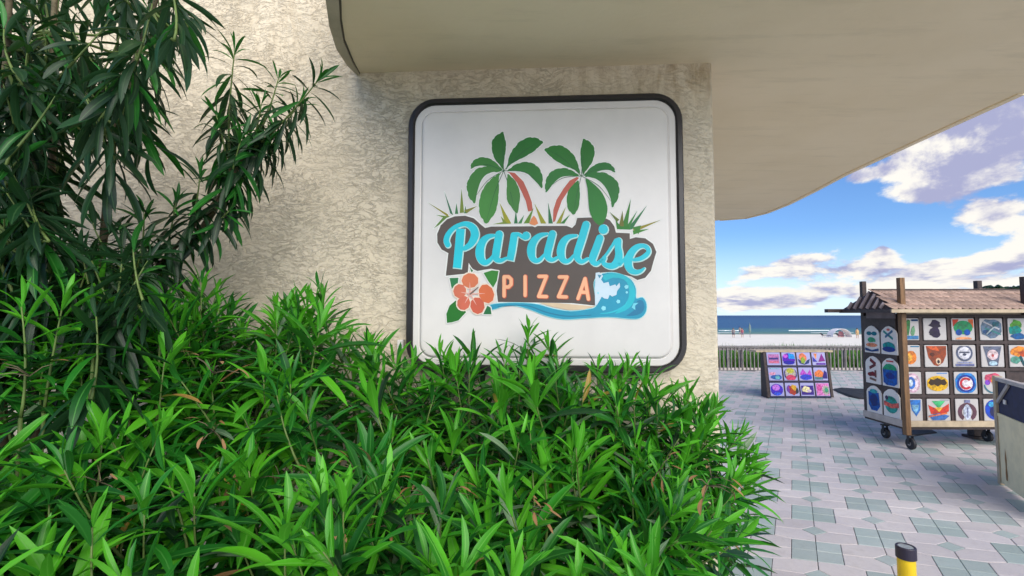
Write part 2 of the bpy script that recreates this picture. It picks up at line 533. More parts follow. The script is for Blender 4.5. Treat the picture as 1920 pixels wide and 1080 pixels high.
def build_slab():
    # left rim seen in the photograph, then an unseen front edge cut short to let light onto the shrubs
    L_out = edge_pts([(673, 139), (652, 118), (632, 87), (619, 44), (613, 0)])
    last = L_out[-1]
    EX = [(0.05, -0.22), (0.18, -0.44), (0.45, -0.66), (0.95, -0.84), (1.7, -0.92)]
    ext = [Vector((last.x + a_, last.y + b_, ZS)) for a_, b_ in EX] + [Vector((2.45, last.y - 0.90, ZS))]
    R_out = edge_pts([(1920, 175), (1750, 252), (1590, 326), (1530, 358), (1480, 383), (1440, 399), (1400, 409), (1350, 413)])
    pts = L_out + ext + R_out
    q = R_out[-1]
    pts += [Vector((q.x - 0.35, q.y + 0.25, ZS)), Vector((WP.x - 0.4, q.y + 0.32, ZS)), Vector((WP.x - 0.4, WP.y + 0.1, ZS)), Vector((WA.x + 0.05, WA.y + 0.12, ZS))]
    # thickness and a stepped drip edge: outer rim hangs 12 mm lower than the field
    cen = Vector((1.0, 2.2, ZS))
    body = MB(); body.prism(pts, (0, 0, 0.42))
    s = body.build('slab', M['soffit'], bld)
    # drip strip along the left rim
    inn = edge_pts([(676, 138.5), (663, 114), (647, 74), (641, 35), (640, 0)])
    lo = inn[-1]
    inn_ext = [Vector((lo.x + a_ * 0.97, lo.y + b_ * 0.93, ZS)) for a_, b_ in EX] + [Vector((2.44, lo.y - 0.84, ZS))]
    A = L_out + ext; B = inn + inn_ext
    rim = MB(); gr = MB()
    for k in range(len(A) - 1):
        a0, a1, b0, b1 = A[k].copy(), A[k + 1].copy(), B[k].copy(), B[k + 1].copy()
        b0i = b0.lerp(a0, 0.16); b1i = b1.lerp(a1, 0.16)
        rim.prism([a0 + Vector((-.003, 0, .003)), a1 + Vector((-.003, 0, .003)), b1i + Vector((0, 0, .003)), b0i + Vector((0, 0, .003))], (0, 0, -0.014))
        gr.prism([b0i + Vector((0, 0, .002)), b1i + Vector((0, 0, .002)), b1 + Vector((0, 0, .002)), b0 + Vector((0, 0, .002))], (0, 0, -0.005))
    rim.build('drip_edge', M['edge'], s)
    gr.build('groove', M['groove'], s)
    # thin lip along the right rim
    lip = MB()
    for k in range(len(R_out) - 1):
        a, b = R_out[k], R_out[k + 1]
        n = Vector((b.y - a.y, a.x - b.x, 0)).normalized()
        if n.x > 0: n = -n
        lip.prism([a + Vector((.003, 0, .004)), b + Vector((.003, 0, .004)), b + n * 0.03 + Vector((0, 0, .004)), a + n * 0.03 + Vector((0, 0, .004))], (0, 0, -0.012))
    lip.build('drip_edge', M['soffit'], s)


build_slab()

# ------------------------------------------------------------------ ground, pavement, dunes, beach and sea
def plane_sheet(name, x0, x1, y0, y1, zf, m, nx=2, ny=2, kind='structure'):
    mb = MB()
    for i in range(nx + 1):
        for j in range(ny + 1):
            x = x0 + (x1 - x0) * i / nx; y = y0 + (y1 - y0) * j / ny
            mb.v.append((x, y, zf(x, y)))
    for i in range(nx):
        for j in range(ny):
            a = i * (ny + 1) + j
            mb.f.append((a, a + ny + 1, a + ny + 2, a + 1)); mb.m.append(0)
    o = mb.build(name, m, smooth=True, fix=False)
    return tag(o, kind=kind)


SEA_Z = -2.6
def terr(x, y):
    if y < 19: return -0.02
    if y < 34: return -0.02 - (y - 19) / 15 * 1.1 + 0.12 * noise.noise(Vector((x * 0.3, y * 0.3, 0)))
    if y < 118: return -1.12 - (y - 34) / 84 * 1.38 + 0.05 * noise.noise(Vector((x * 0.15, y * 0.15, 0)))
    return -2.5 - (y - 118) * 0.03


def sand_material():
    m = bpy.data.materials.new('sand'); m.use_nodes = True
    w = NT(m.node_tree); b = w.n['Principled BSDF']
    g = w.new('ShaderNodeNewGeometry'); P = g.outputs['Position']
    X, Y, Z = w.sep(P)
    n = w.noise(P, 0.6, 5, 0.6)
    c = w.mix(w.smooth(n, 0.35, 0.7), (0.90, 0.84, 0.73), (0.80, 0.74, 0.64))
    wet = w.smooth(Y, 106, 118)
    c = w.mix(wet, c, (0.42, 0.40, 0.33))
    w.put(b.inputs['Base Color'], c); b.inputs['Roughness'].default_value = 0.85
    return m


def sea_material():
    m = bpy.data.materials.new('sea_water'); m.use_nodes = True
    w = NT(m.node_tree); b = w.n['Principled BSDF']
    g = w.new('ShaderNodeNewGeometry'); P = g.outputs['Position']
    X, Y, Z = w.sep(P)
    wob = w.math('MULTIPLY', w.math('SUBTRACT', w.noise(w.mapping(P, scale=(0.25, 1, 1)), 0.03, 4, 0.6), 0.5), 70.0)
    yy = w.math('ADD', Y, wob)
    c = w.mix(w.smooth(yy, 118, 145), (0.10, 0.21, 0.14), (0.05, 0.17, 0.17))
    c = w.mix(w.smooth(yy, 145, 200), c, (0.020, 0.085, 0.20))
    c = w.mix(w.smooth(yy, 300, 1200), c, (0.010, 0.050, 0.15))
    n = w.noise(w.mapping(P, scale=(0.15, 1, 1)), 0.08, 5, 0.65)
    c = w.mix(w.smooth(n, 0.5, 0.75, 0.0, 0.4), c, (0.03, 0.11, 0.24))
    w.put(b.inputs['Base Color'], c)
    b.inputs['Roughness'].default_value = 0.42
    b.inputs['Specular IOR Level'].default_value = 0.22
    bp = w.new('ShaderNodeBump'); bp.inputs['Strength'].default_value = 1.0; bp.inputs['Distance'].default_value = 0.6
    w.put(bp.inputs['Height'], w.noise(w.mapping(P, scale=(0.4, 1, 1)), 0.5, 5, 0.6)); w.l.new(bp.outputs[0], b.inputs['Normal'])
    return m


M['sand'] = sand_material()
M['paving_far'] = mat('worn_paving', (0.54, 0.49, 0.43), 0.9, var=0.2, vscale=0.5)
M['dune'] = mat('dune_soil', (0.20, 0.19, 0.12), 0.9, var=0.4, vscale=0.8)
M['foam'] = mat('sea_foam', (0.85, 0.87, 0.86), 0.7, var=0.1, vscale=0.3)
plane_sheet('ground', -60, 90, -40, 18.5, lambda x, y: -0.055, M['paving_far'])
plane_sheet('dune', -60, 90, 18.5, 34, terr, M['dune'], 60, 12)
plane_sheet('beach', -300, 500, 34, 135, terr, M['sand'], 80, 40)
plane_sheet('sea', -6000, 6000, 116, 9000, lambda x, y: SEA_Z + 0.02, sea_material())


def foam_strips():
    mb = MB()
    def strip(y0, xa, xb, wid, seed, z=0.05):
        x = xa; random.seed(seed)
        while x < xb:
            L = random.uniform(4, 14); n = 10
            top = []; bot = []
            for k in range(n + 1):
                t = k / n; xx = x + L * t
                wv = 2.0 * noise.noise(Vector((xx * 0.05, seed, 0)))
                ww = wid * math.sin(PI * t) ** 0.5 * (0.55 + 0.6 * random.random())
                top.append((xx, y0 + wv + ww, SEA_Z + z)); bot.append((xx, y0 + wv - ww, SEA_Z + z))
            mb.prism(bot + top[::-1], (0, 0, 0.22 if wid > 1 else 0.05))
            x += L + random.uniform(8, 40)
    strip(118.5, -40, 160, 0.5, 3, 0.06); strip(128, -40, 180, 0.8, 5); strip(143, 60, 190, 1.2, 8)
    o = mb.build('foam', M['foam']); tag(o, 'broken lines of white surf along the shore', 'surf', kind='stuff')


foam_strips()

# pavement tiles on a staggered lattice
AV = Vector((525 / F * 0.791, 0.791, 0)); BV = Vector((0.494, -0.156, 0))
PC = at_z(1531, 1033, 0)
pav = None


def build_pavement():
    global pav
    mb = MB()
    x0, x1, y0, y1 = -7.9, 30, -6, 18.3
    mb.box(((x0 + x1) / 2, (y0 + y1) / 2, -0.032), (x1 - x0, y1 - y0, 0.04))
    pav = mb.build('pavement', M['mortar']); tag(pav, kind='structure')
    g = 0.0035
    def prism_mesh(name, uv, m, th=0.012):
        # bevelled prism around its own centre, uv in lattice units
        P = [AV * v + BV * u for u, v in uv]
        c = sum(P, Vector()) / len(P)
        ins = []
        for p in P:
            d = (p - c); ins.append(c + d * (1 - g / max(d.length, 0.01)))
        mb = MB(); n = len(P)
        lo = [p - c + Vector((0, 0, -th)) for p in ins]
        mi = [p - c + Vector((0, 0, -0.003)) for p in ins]
        hi = [(p - c) * (1 - 0.004 / max((p - c).length, 0.01)) for p in ins]
        mb.v += [tuple(p) for p in lo + mi + hi]
        for k in range(n):
            k2 = (k + 1) % n
            mb.f.append((k, k2, n + k2, n + k)); mb.f.append((n + k, n + k2, 2 * n + k2, 2 * n + k))
        mb.f.append(tuple(2 * n + k for k in range(n)))
        mb.m = [0] * len(mb.f)
        me = bpy.data.meshes.new(name); me.from_pydata(mb.v, [], mb.f); me.materials.append(m)
        bm = bmesh.new(); bm.from_mesh(me); bmesh.ops.recalc_face_normals(bm, faces=bm.faces); bm.to_mesh(me); bm.free()
        return me, c
    hu, hv, du, dv = 0.365, 0.225, 0.20, 0.115
    kinds = []
    for a, b in ((-1, -1), (0, -1), (-1, 0), (0, 0)):
        u0, v0 = a * hu, b * hv
        kinds.append(('green_tile', M['green_tile'], [(u0, v0), (u0 + hu, v0), (u0 + hu, v0 + hv), (u0, v0 + hv)]))
    kinds.append(('diamond_tile', M['green_tile'], [(du, .5), (0, .5 + dv), (-du, .5), (0, .5 - dv)]))
    for sx in (1, -1):
        for sy in (1, -1):
            q = [(0, .5 - sy * (.5 - hv)), (sx * hu, .5 - sy * (.5 - hv)), (sx * (1 - hu), .5 - sy * (.5 - hv - .05)), (sx * (1 - hu), .5), (sx * du, .5), (0, .5 - sy * dv)]
            kinds.append(('paver', M['paver'], q))
    meshes = [prism_mesh(n, q, m) for n, m, q in kinds]
    inst = {'green_tile': [], 'diamond_tile': [], 'paver': []}
    for i in range(-45, 60):
        for j in range(-60, 60):
            base = PC + BV * i + AV * (j + 0.5 * (i % 2))
            if not (x0 + .3 < base.x < x1 - .4 and y0 + .5 < base.y < y1 - .55): continue
            for k, (nm, m, q) in enumerate(kinds):
                me, c = meshes[k]
                p = base + c
                if p.x < WP.x + 0.12 and p.y > WP.y - 0.95: continue
                pr = proj(p)
                vis = pr is not None and 1330 < pr[0] < 1960 and 600 < pr[1] < 1120
                inst[nm].append((0 if vis else 1, p.y if vis else (p - CAM).length, k, p))
    for nm, lst in inst.items():
        lst.sort(key=lambda t: (t[0], t[1]))
        rest = []
        for n_, (nv, dist, k, p) in enumerate(lst):
            lim = {'green_tile': 290, 'diamond_tile': 120, 'paver': 290}[nm]
            z = random.uniform(-0.0012, 0.0012)
            if n_ < lim and nv == 0:
                o = bpy.data.objects.new(nm, meshes[k][0]); o.location = (p.x, p.y, z)
                o.rotation_euler = (random.uniform(-.004, .004), random.uniform(-.004, .004), 0)
                o.parent = pav; C.objects.link(o)
            else:
                rest.append((k, p, z))
        V = []; Fc = []; off = 0
        for k, p, z in rest:
            me = meshes[k][0]
            nv_ = len(me.vertices)
            for v in me.vertices: V.append((v.co.x + p.x, v.co.y + p.y, v.co.z + z))
            for f in me.polygons: Fc.append(tuple(off + q for q in f.vertices))
            off += nv_
        me = bpy.data.meshes.new('far_' + nm); me.from_pydata(V, [], Fc); me.materials.append(kinds[{'green_tile': 0, 'diamond_tile': 4, 'paver': 5}[nm]][1])
        o = bpy.data.objects.new(nm, me); o.parent = pav; C.objects.link(o); tag(o, kind='stuff')


build_pavement()
mb = MB(); mb.box((-3.1, 1.62, -0.02), (7.9, 0.86, 0.06)); tag(mb.build('planting_bed', M['soil']), kind='structure')

# ------------------------------------------------------------------ the sign
def unproj_uv(px, py, off=0.0):
    P = at_plane(px, py, WP + WN * off, WN)
    return ((P - WP).dot(WDIR), P.z)


SO = 0.075                                     # front of the sign before the wall
cs = [unproj_uv(*q, SO) for q in ((765, 300), (760, 600), (1281, 300), (1289, 600), (900, 182), (1150, 175), (900, 698), (1150, 699))]
uL = (cs[0][0] + cs[1][0]) / 2; uR = (cs[2][0] + cs[3][0]) / 2
zT = (cs[4][1] + cs[5][1]) / 2; zB = (cs[6][1] + cs[7][1]) / 2
print('sign', uL, uR, zT, zB, 'plane', WA, WB)
sgn = thing('wall_sign', 'square white sign with rounded corners, black rim, two palms and a hibiscus', 'sign', tuple(wallpt((uL + uR) / 2, zB)))


def rrect(u0, u1, z0, z1, r, off, n=8):
    P = []
    for cx_, cz_, a0 in ((u1 - r, z0 + r, -PI / 2), (u1 - r, z1 - r, 0), (u0 + r, z1 - r, PI / 2), (u0 + r, z0 + r, PI)):
        for k in range(n + 1):
            t = a0 + PI / 2 * k / n
            P.append(wallpt(cx_ + r * math.cos(t), cz_ + r * math.sin(t), off))
    return P


def ring_loft(mb, rings, m=0, cap=True):
    n = len(rings[0]); i0 = len(mb.v)
    for R in rings: mb.v += [tuple(p) for p in R]
    for k in range(len(rings) - 1):
        for j in range(n):
            j2 = (j + 1) % n; a = i0 + k * n
            mb.f.append((a + j, a + j2, a + n + j2, a + n + j)); mb.m.append(m)
    if cap:
        mb.f.append(tuple(i0 + (len(rings) - 1) * n + j for j in range(n))); mb.m.append(m)


def build_sign():
    R = 0.115
    def rr(ins, off): return rrect(uL + ins, uR - ins, zB + ins, zT - ins, max(R - ins, 0.02), off)
    fr = MB(); ring_loft(fr, [rr(0, 0.002), rr(0, SO - .006), rr(.005, SO), rr(.021, SO), rr(.026, SO - .006), rr(.026, SO - .03)], cap=False)
    fr.build('frame', M['black'], sgn, smooth=False)
    pn = MB(); ring_loft(pn, [rr(.024, SO - .025), rr(.027, SO - .012), rr(.030, SO - .009), rr(.052, SO - .008), rr(.056, SO - .010), rr(.060, SO - .004), rr(.066, SO + .002), rr(.072, SO + .003)])
    p = pn.build('panel', M['acrylic'], sgn)
    for f in p.data.polygons: f.use_smooth = False
    br = MB(); a = unproj_uv(1192, 716, 0.03)
    br.box(wallpt(a[0], (a[1] + zB) / 2 + 0.005, 0.03), (0.03, 0.03, abs(zB - a[1]) + 0.0), rot=math.atan2(WDIR.y, WDIR.x))
    br.build('bracket', M['black'], sgn)


build_sign()
LBASE = SO + 0.0034


class Print:
    """flat printed shapes in photograph pixels laid on the sign face"""
    def __init__(s, base): s.mb = MB(); s.mats = []; s.k = 0; s.base = base
    def mi(s, m):
        if m not in s.mats: s.mats.append(m)
        return s.mats.index(m)
    def poly(s, pts, m, lift=0.0):
        off = s.base + lift + (s.k % 16) * 0.000022; s.k += 1
        P = [at_plane(x, y, WP + WN * off, WN) for x, y in pts]
        s.mb.poly(P, s.mi(m))
    def stroke(s, pts, grow, m, lift=0.0, capf=False):
        # pts: (x, y, halfwidth)
        L = catmull(pts, 5)
        left = []; right = []
        for i, (x, y, h) in enumerate(L):
            x0, y0, _ = L[max(i - 1, 0)]; x1, y1, _ = L[min(i + 1, len(L) - 1)]
            dx, dy = x1 - x0, y1 - y0; d = math.hypot(dx, dy) or 1; nx, ny = -dy / d, dx / d
            h += grow
            left.append((x + nx * h, y + ny * h)); right.append((x - nx * h, y - ny * h))
        for i in range(len(L) - 1):
            s.poly([left[i], left[i + 1], right[i + 1], right[i]], m, lift)
        for e, q in ((0, 1), (-1, -2)):
            x, y, h = L[e]; h += grow
            if capf:
                d = math.hypot(x - L[q][0], y - L[q][1]) or 1
                ux, uy = (x - L[q][0]) / d * grow, (y - L[q][1]) / d * grow
                s.poly([(left[e][0], left[e][1]), (right[e][0], right[e][1]), (right[e][0] + ux, right[e][1] + uy), (left[e][0] + ux, left[e][1] + uy)], m, lift)
            else:
                s.poly([(x + h * math.cos(2 * PI * k / 12), y + h * math.sin(2 * PI * k / 12)) for k in range(12)], m, lift)
    def build(s, name, parent=None):
        o = s.mb.build(name, s.mats, parent or sgn, fix=False)
        return o


def catmull(P, n):
    if len(P) < 3:
        a, b = P
        return [tuple(a[k] + (b[k] - a[k]) * t / n for k in range(len(a))) for t in range(n + 1)]
    out = []
    Q = [P[0]] + list(P) + [P[-1]]
    for i in range(1, len(Q) - 2):
        for t in range(n):
            u = t / n
            out.append(tuple(0.5 * (2 * Q[i][k] + (-Q[i - 1][k] + Q[i + 1][k]) * u + (2 * Q[i - 1][k] - 5 * Q[i][k] + 4 * Q[i + 1][k] - Q[i + 2][k]) * u * u + (-Q[i - 1][k] + 3 * Q[i][k] - 3 * Q[i + 1][k] + Q[i + 2][k]) * u ** 3) for k in range(len(P[0]))))
    out.append(tuple(P[-1]))
    return out


def zm(ox, oy, s, pts):
    return [(ox + p[0] / s, oy + p[1] / s) + (() if len(p) < 3 else (p[2] / s,)) for p in pts]


def closed_curve(pts, n=3):
    Q = [pts[-1]] + list(pts) + [pts[0], pts[1]]
    out = []
    for i in range(1, len(pts) + 1):
        for t in range(n):
            u = t / n
            out.append(tuple(0.5 * (2 * Q[i][k] + (-Q[i - 1][k] + Q[i + 1][k]) * u + (2 * Q[i - 1][k] - 5 * Q[i][k] + 4 * Q[i + 1][k] - Q[i + 2][k]) * u * u + (-Q[i - 1][k] + 3 * Q[i][k] - 3 * Q[i + 1][k] + Q[i + 2][k]) * u ** 3) for k in range(2)))
    return out


WHITE = ink(236, 236, 228); DARK = ink(84, 72, 64); CYAN = ink(10, 200, 215); CORAL = ink(224, 112, 76); PEACH = ink(252, 184, 138)


def build_logo():
    h = 0.0006
    # palms and grass
    pal = Print(LBASE)
    z6 = lambda p: zm(860, 240, 5.682, p); z7 = lambda p: zm(1010, 250, 6.0, p); z8 = lambda p: zm(790, 340, 4.174, p)
    leaves1 = [
        ([(470, 440), (385, 330), (355, 240), (355, 140), (400, 80), (470, 40), (485, 80), (505, 160), (500, 250), (485, 350), (478, 440)], (25, 110, 22)),
        ([(505, 440), (540, 300), (580, 220), (605, 200), (640, 150), (740, 100), (830, 105), (900, 150), (860, 195), (800, 250), (700, 310), (600, 360), (530, 410)], (20, 115, 25)),
        ([(520, 450), (600, 390), (700, 360), (790, 375), (860, 430), (895, 520), (890, 640), (840, 590), (780, 530), (720, 480), (620, 455), (530, 460)], (28, 118, 30)),
        ([(465, 440), (400, 370), (330, 325), (240, 310), (165, 340), (130, 390), (130, 435), (180, 410), (250, 400), (330, 420), (400, 455), (450, 460)], (48, 126, 38)),
        ([(440, 465), (360, 470), (290, 500), (240, 560), (210, 640), (190, 720), (170, 805), (110, 740), (85, 640), (90, 580), (130, 500), (200, 430), (300, 410), (400, 440)], (56, 128, 42)),
        ([(450, 480), (430, 520), (430, 650), (420, 780), (390, 900), (295, 1020), (225, 920), (215, 800), (240, 690), (290, 600), (360, 530), (420, 490)], (62, 138, 46)),
        ([(525, 490), (600, 560), (640, 640), (655, 730), (630, 900), (595, 890), (520, 780), (510, 680), (515, 560)], (58, 130, 44))]
    tr1 = [(510, 465), (600, 480), (690, 570), (740, 680), (780, 790), (790, 880), (740, 890), (715, 780), (670, 680), (620, 580), (540, 480)]
    leaves2 = [
        ([(495, 460), (475, 330), (470, 200), (490, 100), (505, 60), (570, 90), (620, 150), (630, 230), (600, 330), (550, 400), (505, 460)], (22, 114, 24)),
        ([(460, 460), (400, 410), (300, 370), (180, 300), (110, 240), (65, 180), (150, 140), (250, 135), (330, 180), (400, 250), (440, 340), (465, 430)], (28, 120, 28)),
        ([(440, 480), (340, 480), (250, 495), (170, 560), (85, 665), (70, 600), (85, 510), (130, 440), (200, 400), (300, 390), (380, 420), (450, 465)], (32, 122, 38)),
        ([(510, 470), (580, 390), (660, 340), (740, 325), (800, 340), (850, 390), (860, 440), (800, 415), (720, 415), (640, 440), (560, 480)], (16, 116, 36)),
        ([(520, 485), (620, 440), (740, 440), (830, 490), (890, 550), (910, 640), (890, 740), (830, 835), (810, 740), (770, 640), (710, 560), (640, 510), (560, 490)], (20, 118, 36)),
        ([(445, 530), (460, 600), (465, 700), (450, 830), (395, 915), (330, 850), (315, 740), (335, 640), (390, 570)], (32, 124, 34)),
        ([(530, 510), (620, 570), (700, 650), (750, 740), (775, 850), (750, 970), (690, 1035), (620, 980), (575, 880), (560, 760), (550, 620)], (18, 124, 30))]
    tr2 = [(430, 490), (455, 500), (350, 620), (260, 760), (210, 900), (185, 990), (160, 1000), (165, 860), (200, 750), (280, 620), (350, 530)]
    blades = [((50, 165), (205, 255), (225, 290), (150, 140, 30)), ((180, 80), (225, 250), (250, 265), (40, 110, 70)), ((315, 55), (300, 248), (335, 245), (120, 140, 40)),
              ((345, 190), (335, 250), (358, 250), (60, 120, 60)), ((440, 192), (335, 225), (355, 250), (130, 130, 40)), ((95, 370), (175, 275), (215, 290), (90, 130, 50)),
              ((115, 262), (190, 290), (225, 275), (100, 135, 40)), ((275, 170), (262, 255), (290, 255), (50, 120, 60)), ((120, 330), (180, 300), (230, 280), (110, 140, 40)),
              ((612, 165), (655, 330), (705, 330), (160, 158, 10)), ((740, 230), (725, 330), (755, 330), (20, 112, 60)), ((805, 262), (755, 330), (785, 330), (60, 130, 70)),
              ((885, 172), (935, 330), (978, 330), (158, 156, 14)), ((880, 205), (800, 330), (845, 328), (96, 140, 20)), ((993, 165), (995, 330), (1030, 330), (24, 112, 60)),
              ((1132, 198), (1055, 330), (1090, 330), (150, 150, 16)), ((1165, 258), (1085, 330), (1120, 330), (40, 125, 40)), ((555, 335), (640, 318), (700, 332), (120, 145, 20)),
              ((620, 270), (640, 325), (670, 325), (120, 140, 30)), ((1472, 238), (1530, 320), (1550, 300), (96, 110, 20)), ((1640, 138), (1570, 350), (1615, 350), (40, 125, 22)),
              ((1575, 228), (1545, 352), (1585, 352), (110, 110, 20)), ((1520, 300), (1530, 372), (1575, 372), (20, 120, 20)), ((1765, 190), (1610, 370), (1650, 376), (20, 118, 60)), ((1690, 230), (1600, 360), (1625, 372), (40, 130, 40)),
              ((1875, 302), (1655, 370), (1665, 400), (150, 140, 20)), ((1785, 372), (1655, 385), (1660, 418), (50, 135, 20)), ((1600, 300), (1530, 375), (1640, 378), (16, 124, 16)), ((1720, 345), (1650, 360), (1700, 414), (40, 128, 20))]
    def halo(pts, w, m=WHITE, pr=pal):
        n = len(pts)
        for i in range(n):
            a = pts[i]; b = pts[(i + 1) % n]
            pr.stroke([(a[0], a[1], 0), (b[0], b[1], 0)], w, m)
    for L, f in ((leaves1, z6), (leaves2, z7)):
        for p, c in L: halo(f(p), 1.7)
    for p in (z6(tr1), z7(tr2)): halo(p, 1.5)
    for t, a, b, c in blades: halo(z8([t, a, b]), 1.2)
    for t, a, b, c in blades: pal.poly(z8([t, a, b]), ink(*c), h)
    pal.poly(z6(tr1), ink(196, 92, 72), h); pal.poly(z7(tr2), ink(196, 92, 72), h)
    for L, f in ((leaves1, z6), (leaves2, z7)):
        for p, c in L:
            q = closed_curve(f(p), 4); cx_ = sum(a[0] for a in q) / len(q); cy_ = sum(a[1] for a in q) / len(q)
            q = [(x + (cx_ - x) * (0.045 if i % 4 == 2 else 0), y + (cy_ - y) * (0.045 if i % 4 == 2 else 0)) for i, (x, y) in enumerate(q)]
            pal.poly(q, ink(*c), h)
    # midrib highlights
    for f, cen, tips in ((z6, (480, 455), [(465, 80), (850, 150), (880, 590), (145, 410), (160, 760), (300, 980), (590, 850)]), (z7, (480, 480), [(510, 100), (110, 190), (90, 630), (840, 420), (840, 800), (395, 880)])):
        for t in tips:
            mx = ((cen[0] + t[0]) / 2 + (t[0] - cen[0]) * .05, (cen[1] + t[1]) / 2 - abs(t[0] - cen[0]) * .13)
            q = f([(cen[0], cen[1], 3), (mx[0], mx[1], 3), (t[0], t[1], 1)])
            pal.stroke(q, 0, ink(20, 92, 40), 1.4 * h)
    pal.poly([(x, y) for x, y in z8([(845, 330), (862, 290), (880, 268), (900, 290), (915, 330), (880, 348)])], ink(232, 140, 84), 1.6 * h)
    pal.build('palm_print')
    # dark backing
    zo = lambda p: zm(740, 390, 3.097, p)
    outline = zo([(297, 393), (312, 262), (272, 240), (248, 200), (247, 150), (268, 100), (305, 65), (350, 48), (410, 45), (460, 60), (500, 96), (525, 116), (560, 108), (800, 106), (815, 112), (830, 104), (1000, 104), (1030, 116), (1050, 96), (1060, 58), (1130, 55), (1215, 55), (1250, 72), (1275, 105), (1285, 143), (1365, 147), (1366, 180), (1400, 170), (1455, 176), (1500, 208), (1520, 255), (1503, 310), (1488, 365), (1455, 405), (1410, 418), (1375, 398), (1320, 384), (1230, 372), (1172, 378), (1163, 566), (1030, 552), (600, 545), (592, 480), (607, 362), (560, 352), (520, 358), (480, 366), (450, 352), (430, 318), (424, 380)])
    bk = Print(LBASE)
    n = len(outline)
    for i in range(n):
        a = outline[i]; b = outline[(i + 1) % n]
        bk.stroke([(a[0], a[1], 0), (b[0], b[1], 0)], 2.6, WHITE, 1.6 * h)
    bk.poly(outline, DARK, 3.2 * h)
    # the leaf of the right palm that hangs over the backing
    p, c = leaves2[6]
    bk.poly(closed_curve(z7(p), 3), ink(*c), 3.7 * h)
    bk.build('lettering_backing')
    z1 = lambda p: zm(810, 400, 8.31, p); z2 = lambda p: zm(960, 400, 9.0, p); z3 = lambda p: zm(1080, 400, 8.306, p)
    S = []
    S.append((z1([(445, 238, 66), (420, 540, 66), (388, 850, 64)]), True))
    S.append((z1([(245, 490, 42), (222, 420, 44), (250, 330, 42), (325, 240, 36), (430, 180, 34), (540, 165, 42), (635, 225, 58), (668, 320, 64), (645, 410, 60), (590, 490, 48), (510, 545, 36), (470, 560, 22)]), False))
    S.append((z1([(960, 345, 26), (870, 365, 42), (795, 430, 56), (752, 530, 66), (745, 640, 68), (775, 730, 56), (835, 765, 44), (905, 725, 34), (960, 650, 24)]), False))
    S.append((z1([(1045, 325, 60), (1020, 480, 60), (995, 640, 60), (1005, 710, 50), (1070, 735, 34), (1150, 700, 24)]), False))
    S.append((z1([(1280, 340, 56), (1250, 540, 58), (1215, 730, 56)]), True))
    S.append((z1([(1260, 330, 34), (1340, 325, 30), (1400, 360, 30), (1450, 375, 40)]), False)); S.append((z1([(1465, 345, 62), (1467, 350, 62)]), False))
    S.append((z2([(590, 345, 24), (480, 370, 42), (390, 440, 58), (335, 540, 68), (322, 650, 70), (345, 750, 56), (405, 798, 42), (475, 775, 34), (540, 700, 24)]), False))
    S.append((z2([(680, 345, 62), (640, 500, 64), (602, 660, 64), (612, 745, 54), (680, 785, 36), (765, 745, 28)]), False))
    S.append((z2([(1085, 375, 24), (965, 395, 42), (885, 455, 58), (838, 545, 66), (822, 655, 68), (845, 760, 56), (905, 808, 42), (975, 785, 34), (1040, 710, 24)]), False))
    S.append((z2([(1248, 190, 64), (1180, 420, 66), (1105, 660, 64), (1108, 760, 54), (1175, 815, 38), (1270, 770, 30)]), False))
    S.append((z3([(424, 245, 74), (426, 250, 74)]), False))
    S.append((z3([(370, 385, 58), (315, 540, 60), (262, 680, 60), (262, 745, 50), (315, 785, 36), (385, 740, 28)]), False))
    S.append((z3([(380, 740, 22), (470, 640, 22), (560, 510, 24), (620, 420, 30)]), False))
    S.append((z3([(660, 425, 50), (655, 530, 52), (668, 640, 60), (645, 750, 66), (570, 815, 52), (480, 810, 40), (425, 765, 32), (440, 690, 36)]), False))
    S.append((z3([(680, 790, 34), (740, 730, 26), (800, 650, 22)]), False))
    S.append((z3([(900, 725, 26), (1000, 705, 34), (1090, 650, 38), (1130, 590, 34), (1105, 530, 34), (1040, 503, 34), (950, 525, 46), (870, 600, 56), (822, 700, 62), (812, 800, 62), (855, 885, 50), (935, 915, 38), (1010, 895, 28), (1060, 855, 16)]), False))
    tx = Print(LBASE + 4.6 * h)
    for p, cf in S:
        tx.stroke([(x + 1.0, y + 1.0, w) for x, y, w in p], 1.15, ink(190, 230, 222), 0, cf)
    for p, cf in S:
        tx.stroke(p, -0.1, CYAN, 2.2 * h, cf)
    tx.build('script_lettering')
    # block lettering
    z4 = lambda p: zm(820, 490, 8.31, p); z5 = lambda p: zm(1000, 500, 8.727, p)
    hw = 30
    L5 = [z4([(1040, 240), (1040, 540)]), z4([(1040, 240), (1110, 240), (1150, 280), (1150, 360), (1110, 400), (1040, 400)]), z4([(1368, 235), (1368, 530)]),
          z5([(90, 158), (215, 158), (85, 485), (215, 490)]), z5([(425, 168), (550, 168), (410, 490), (540, 495)]),
          z5([(730, 520), (845, 195), (900, 530)]), z5([(780, 415), (870, 420)])]
    for group in ([0, 1], [2], [3], [4], [5, 6]):
        bl = Print(LBASE + 4.4 * h)
        for gi in group:
            for a, b in zip(L5[gi][:-1], L5[gi][1:]):
                bl.stroke([(a[0] + .5, a[1] + .4, 0), (b[0] + .5, b[1] + .4, 0)], 4.3, ink(206, 84, 52))
        for gi in group:
            for a, b in zip(L5[gi][:-1], L5[gi][1:]):
                bl.stroke([(a[0], a[1], 0), (b[0], b[1], 0)], 3.2, PEACH, 1.2 * h)
        bl.build('letter')
    # hibiscus and its leaves
    fl = Print(LBASE + 5.0 * h)
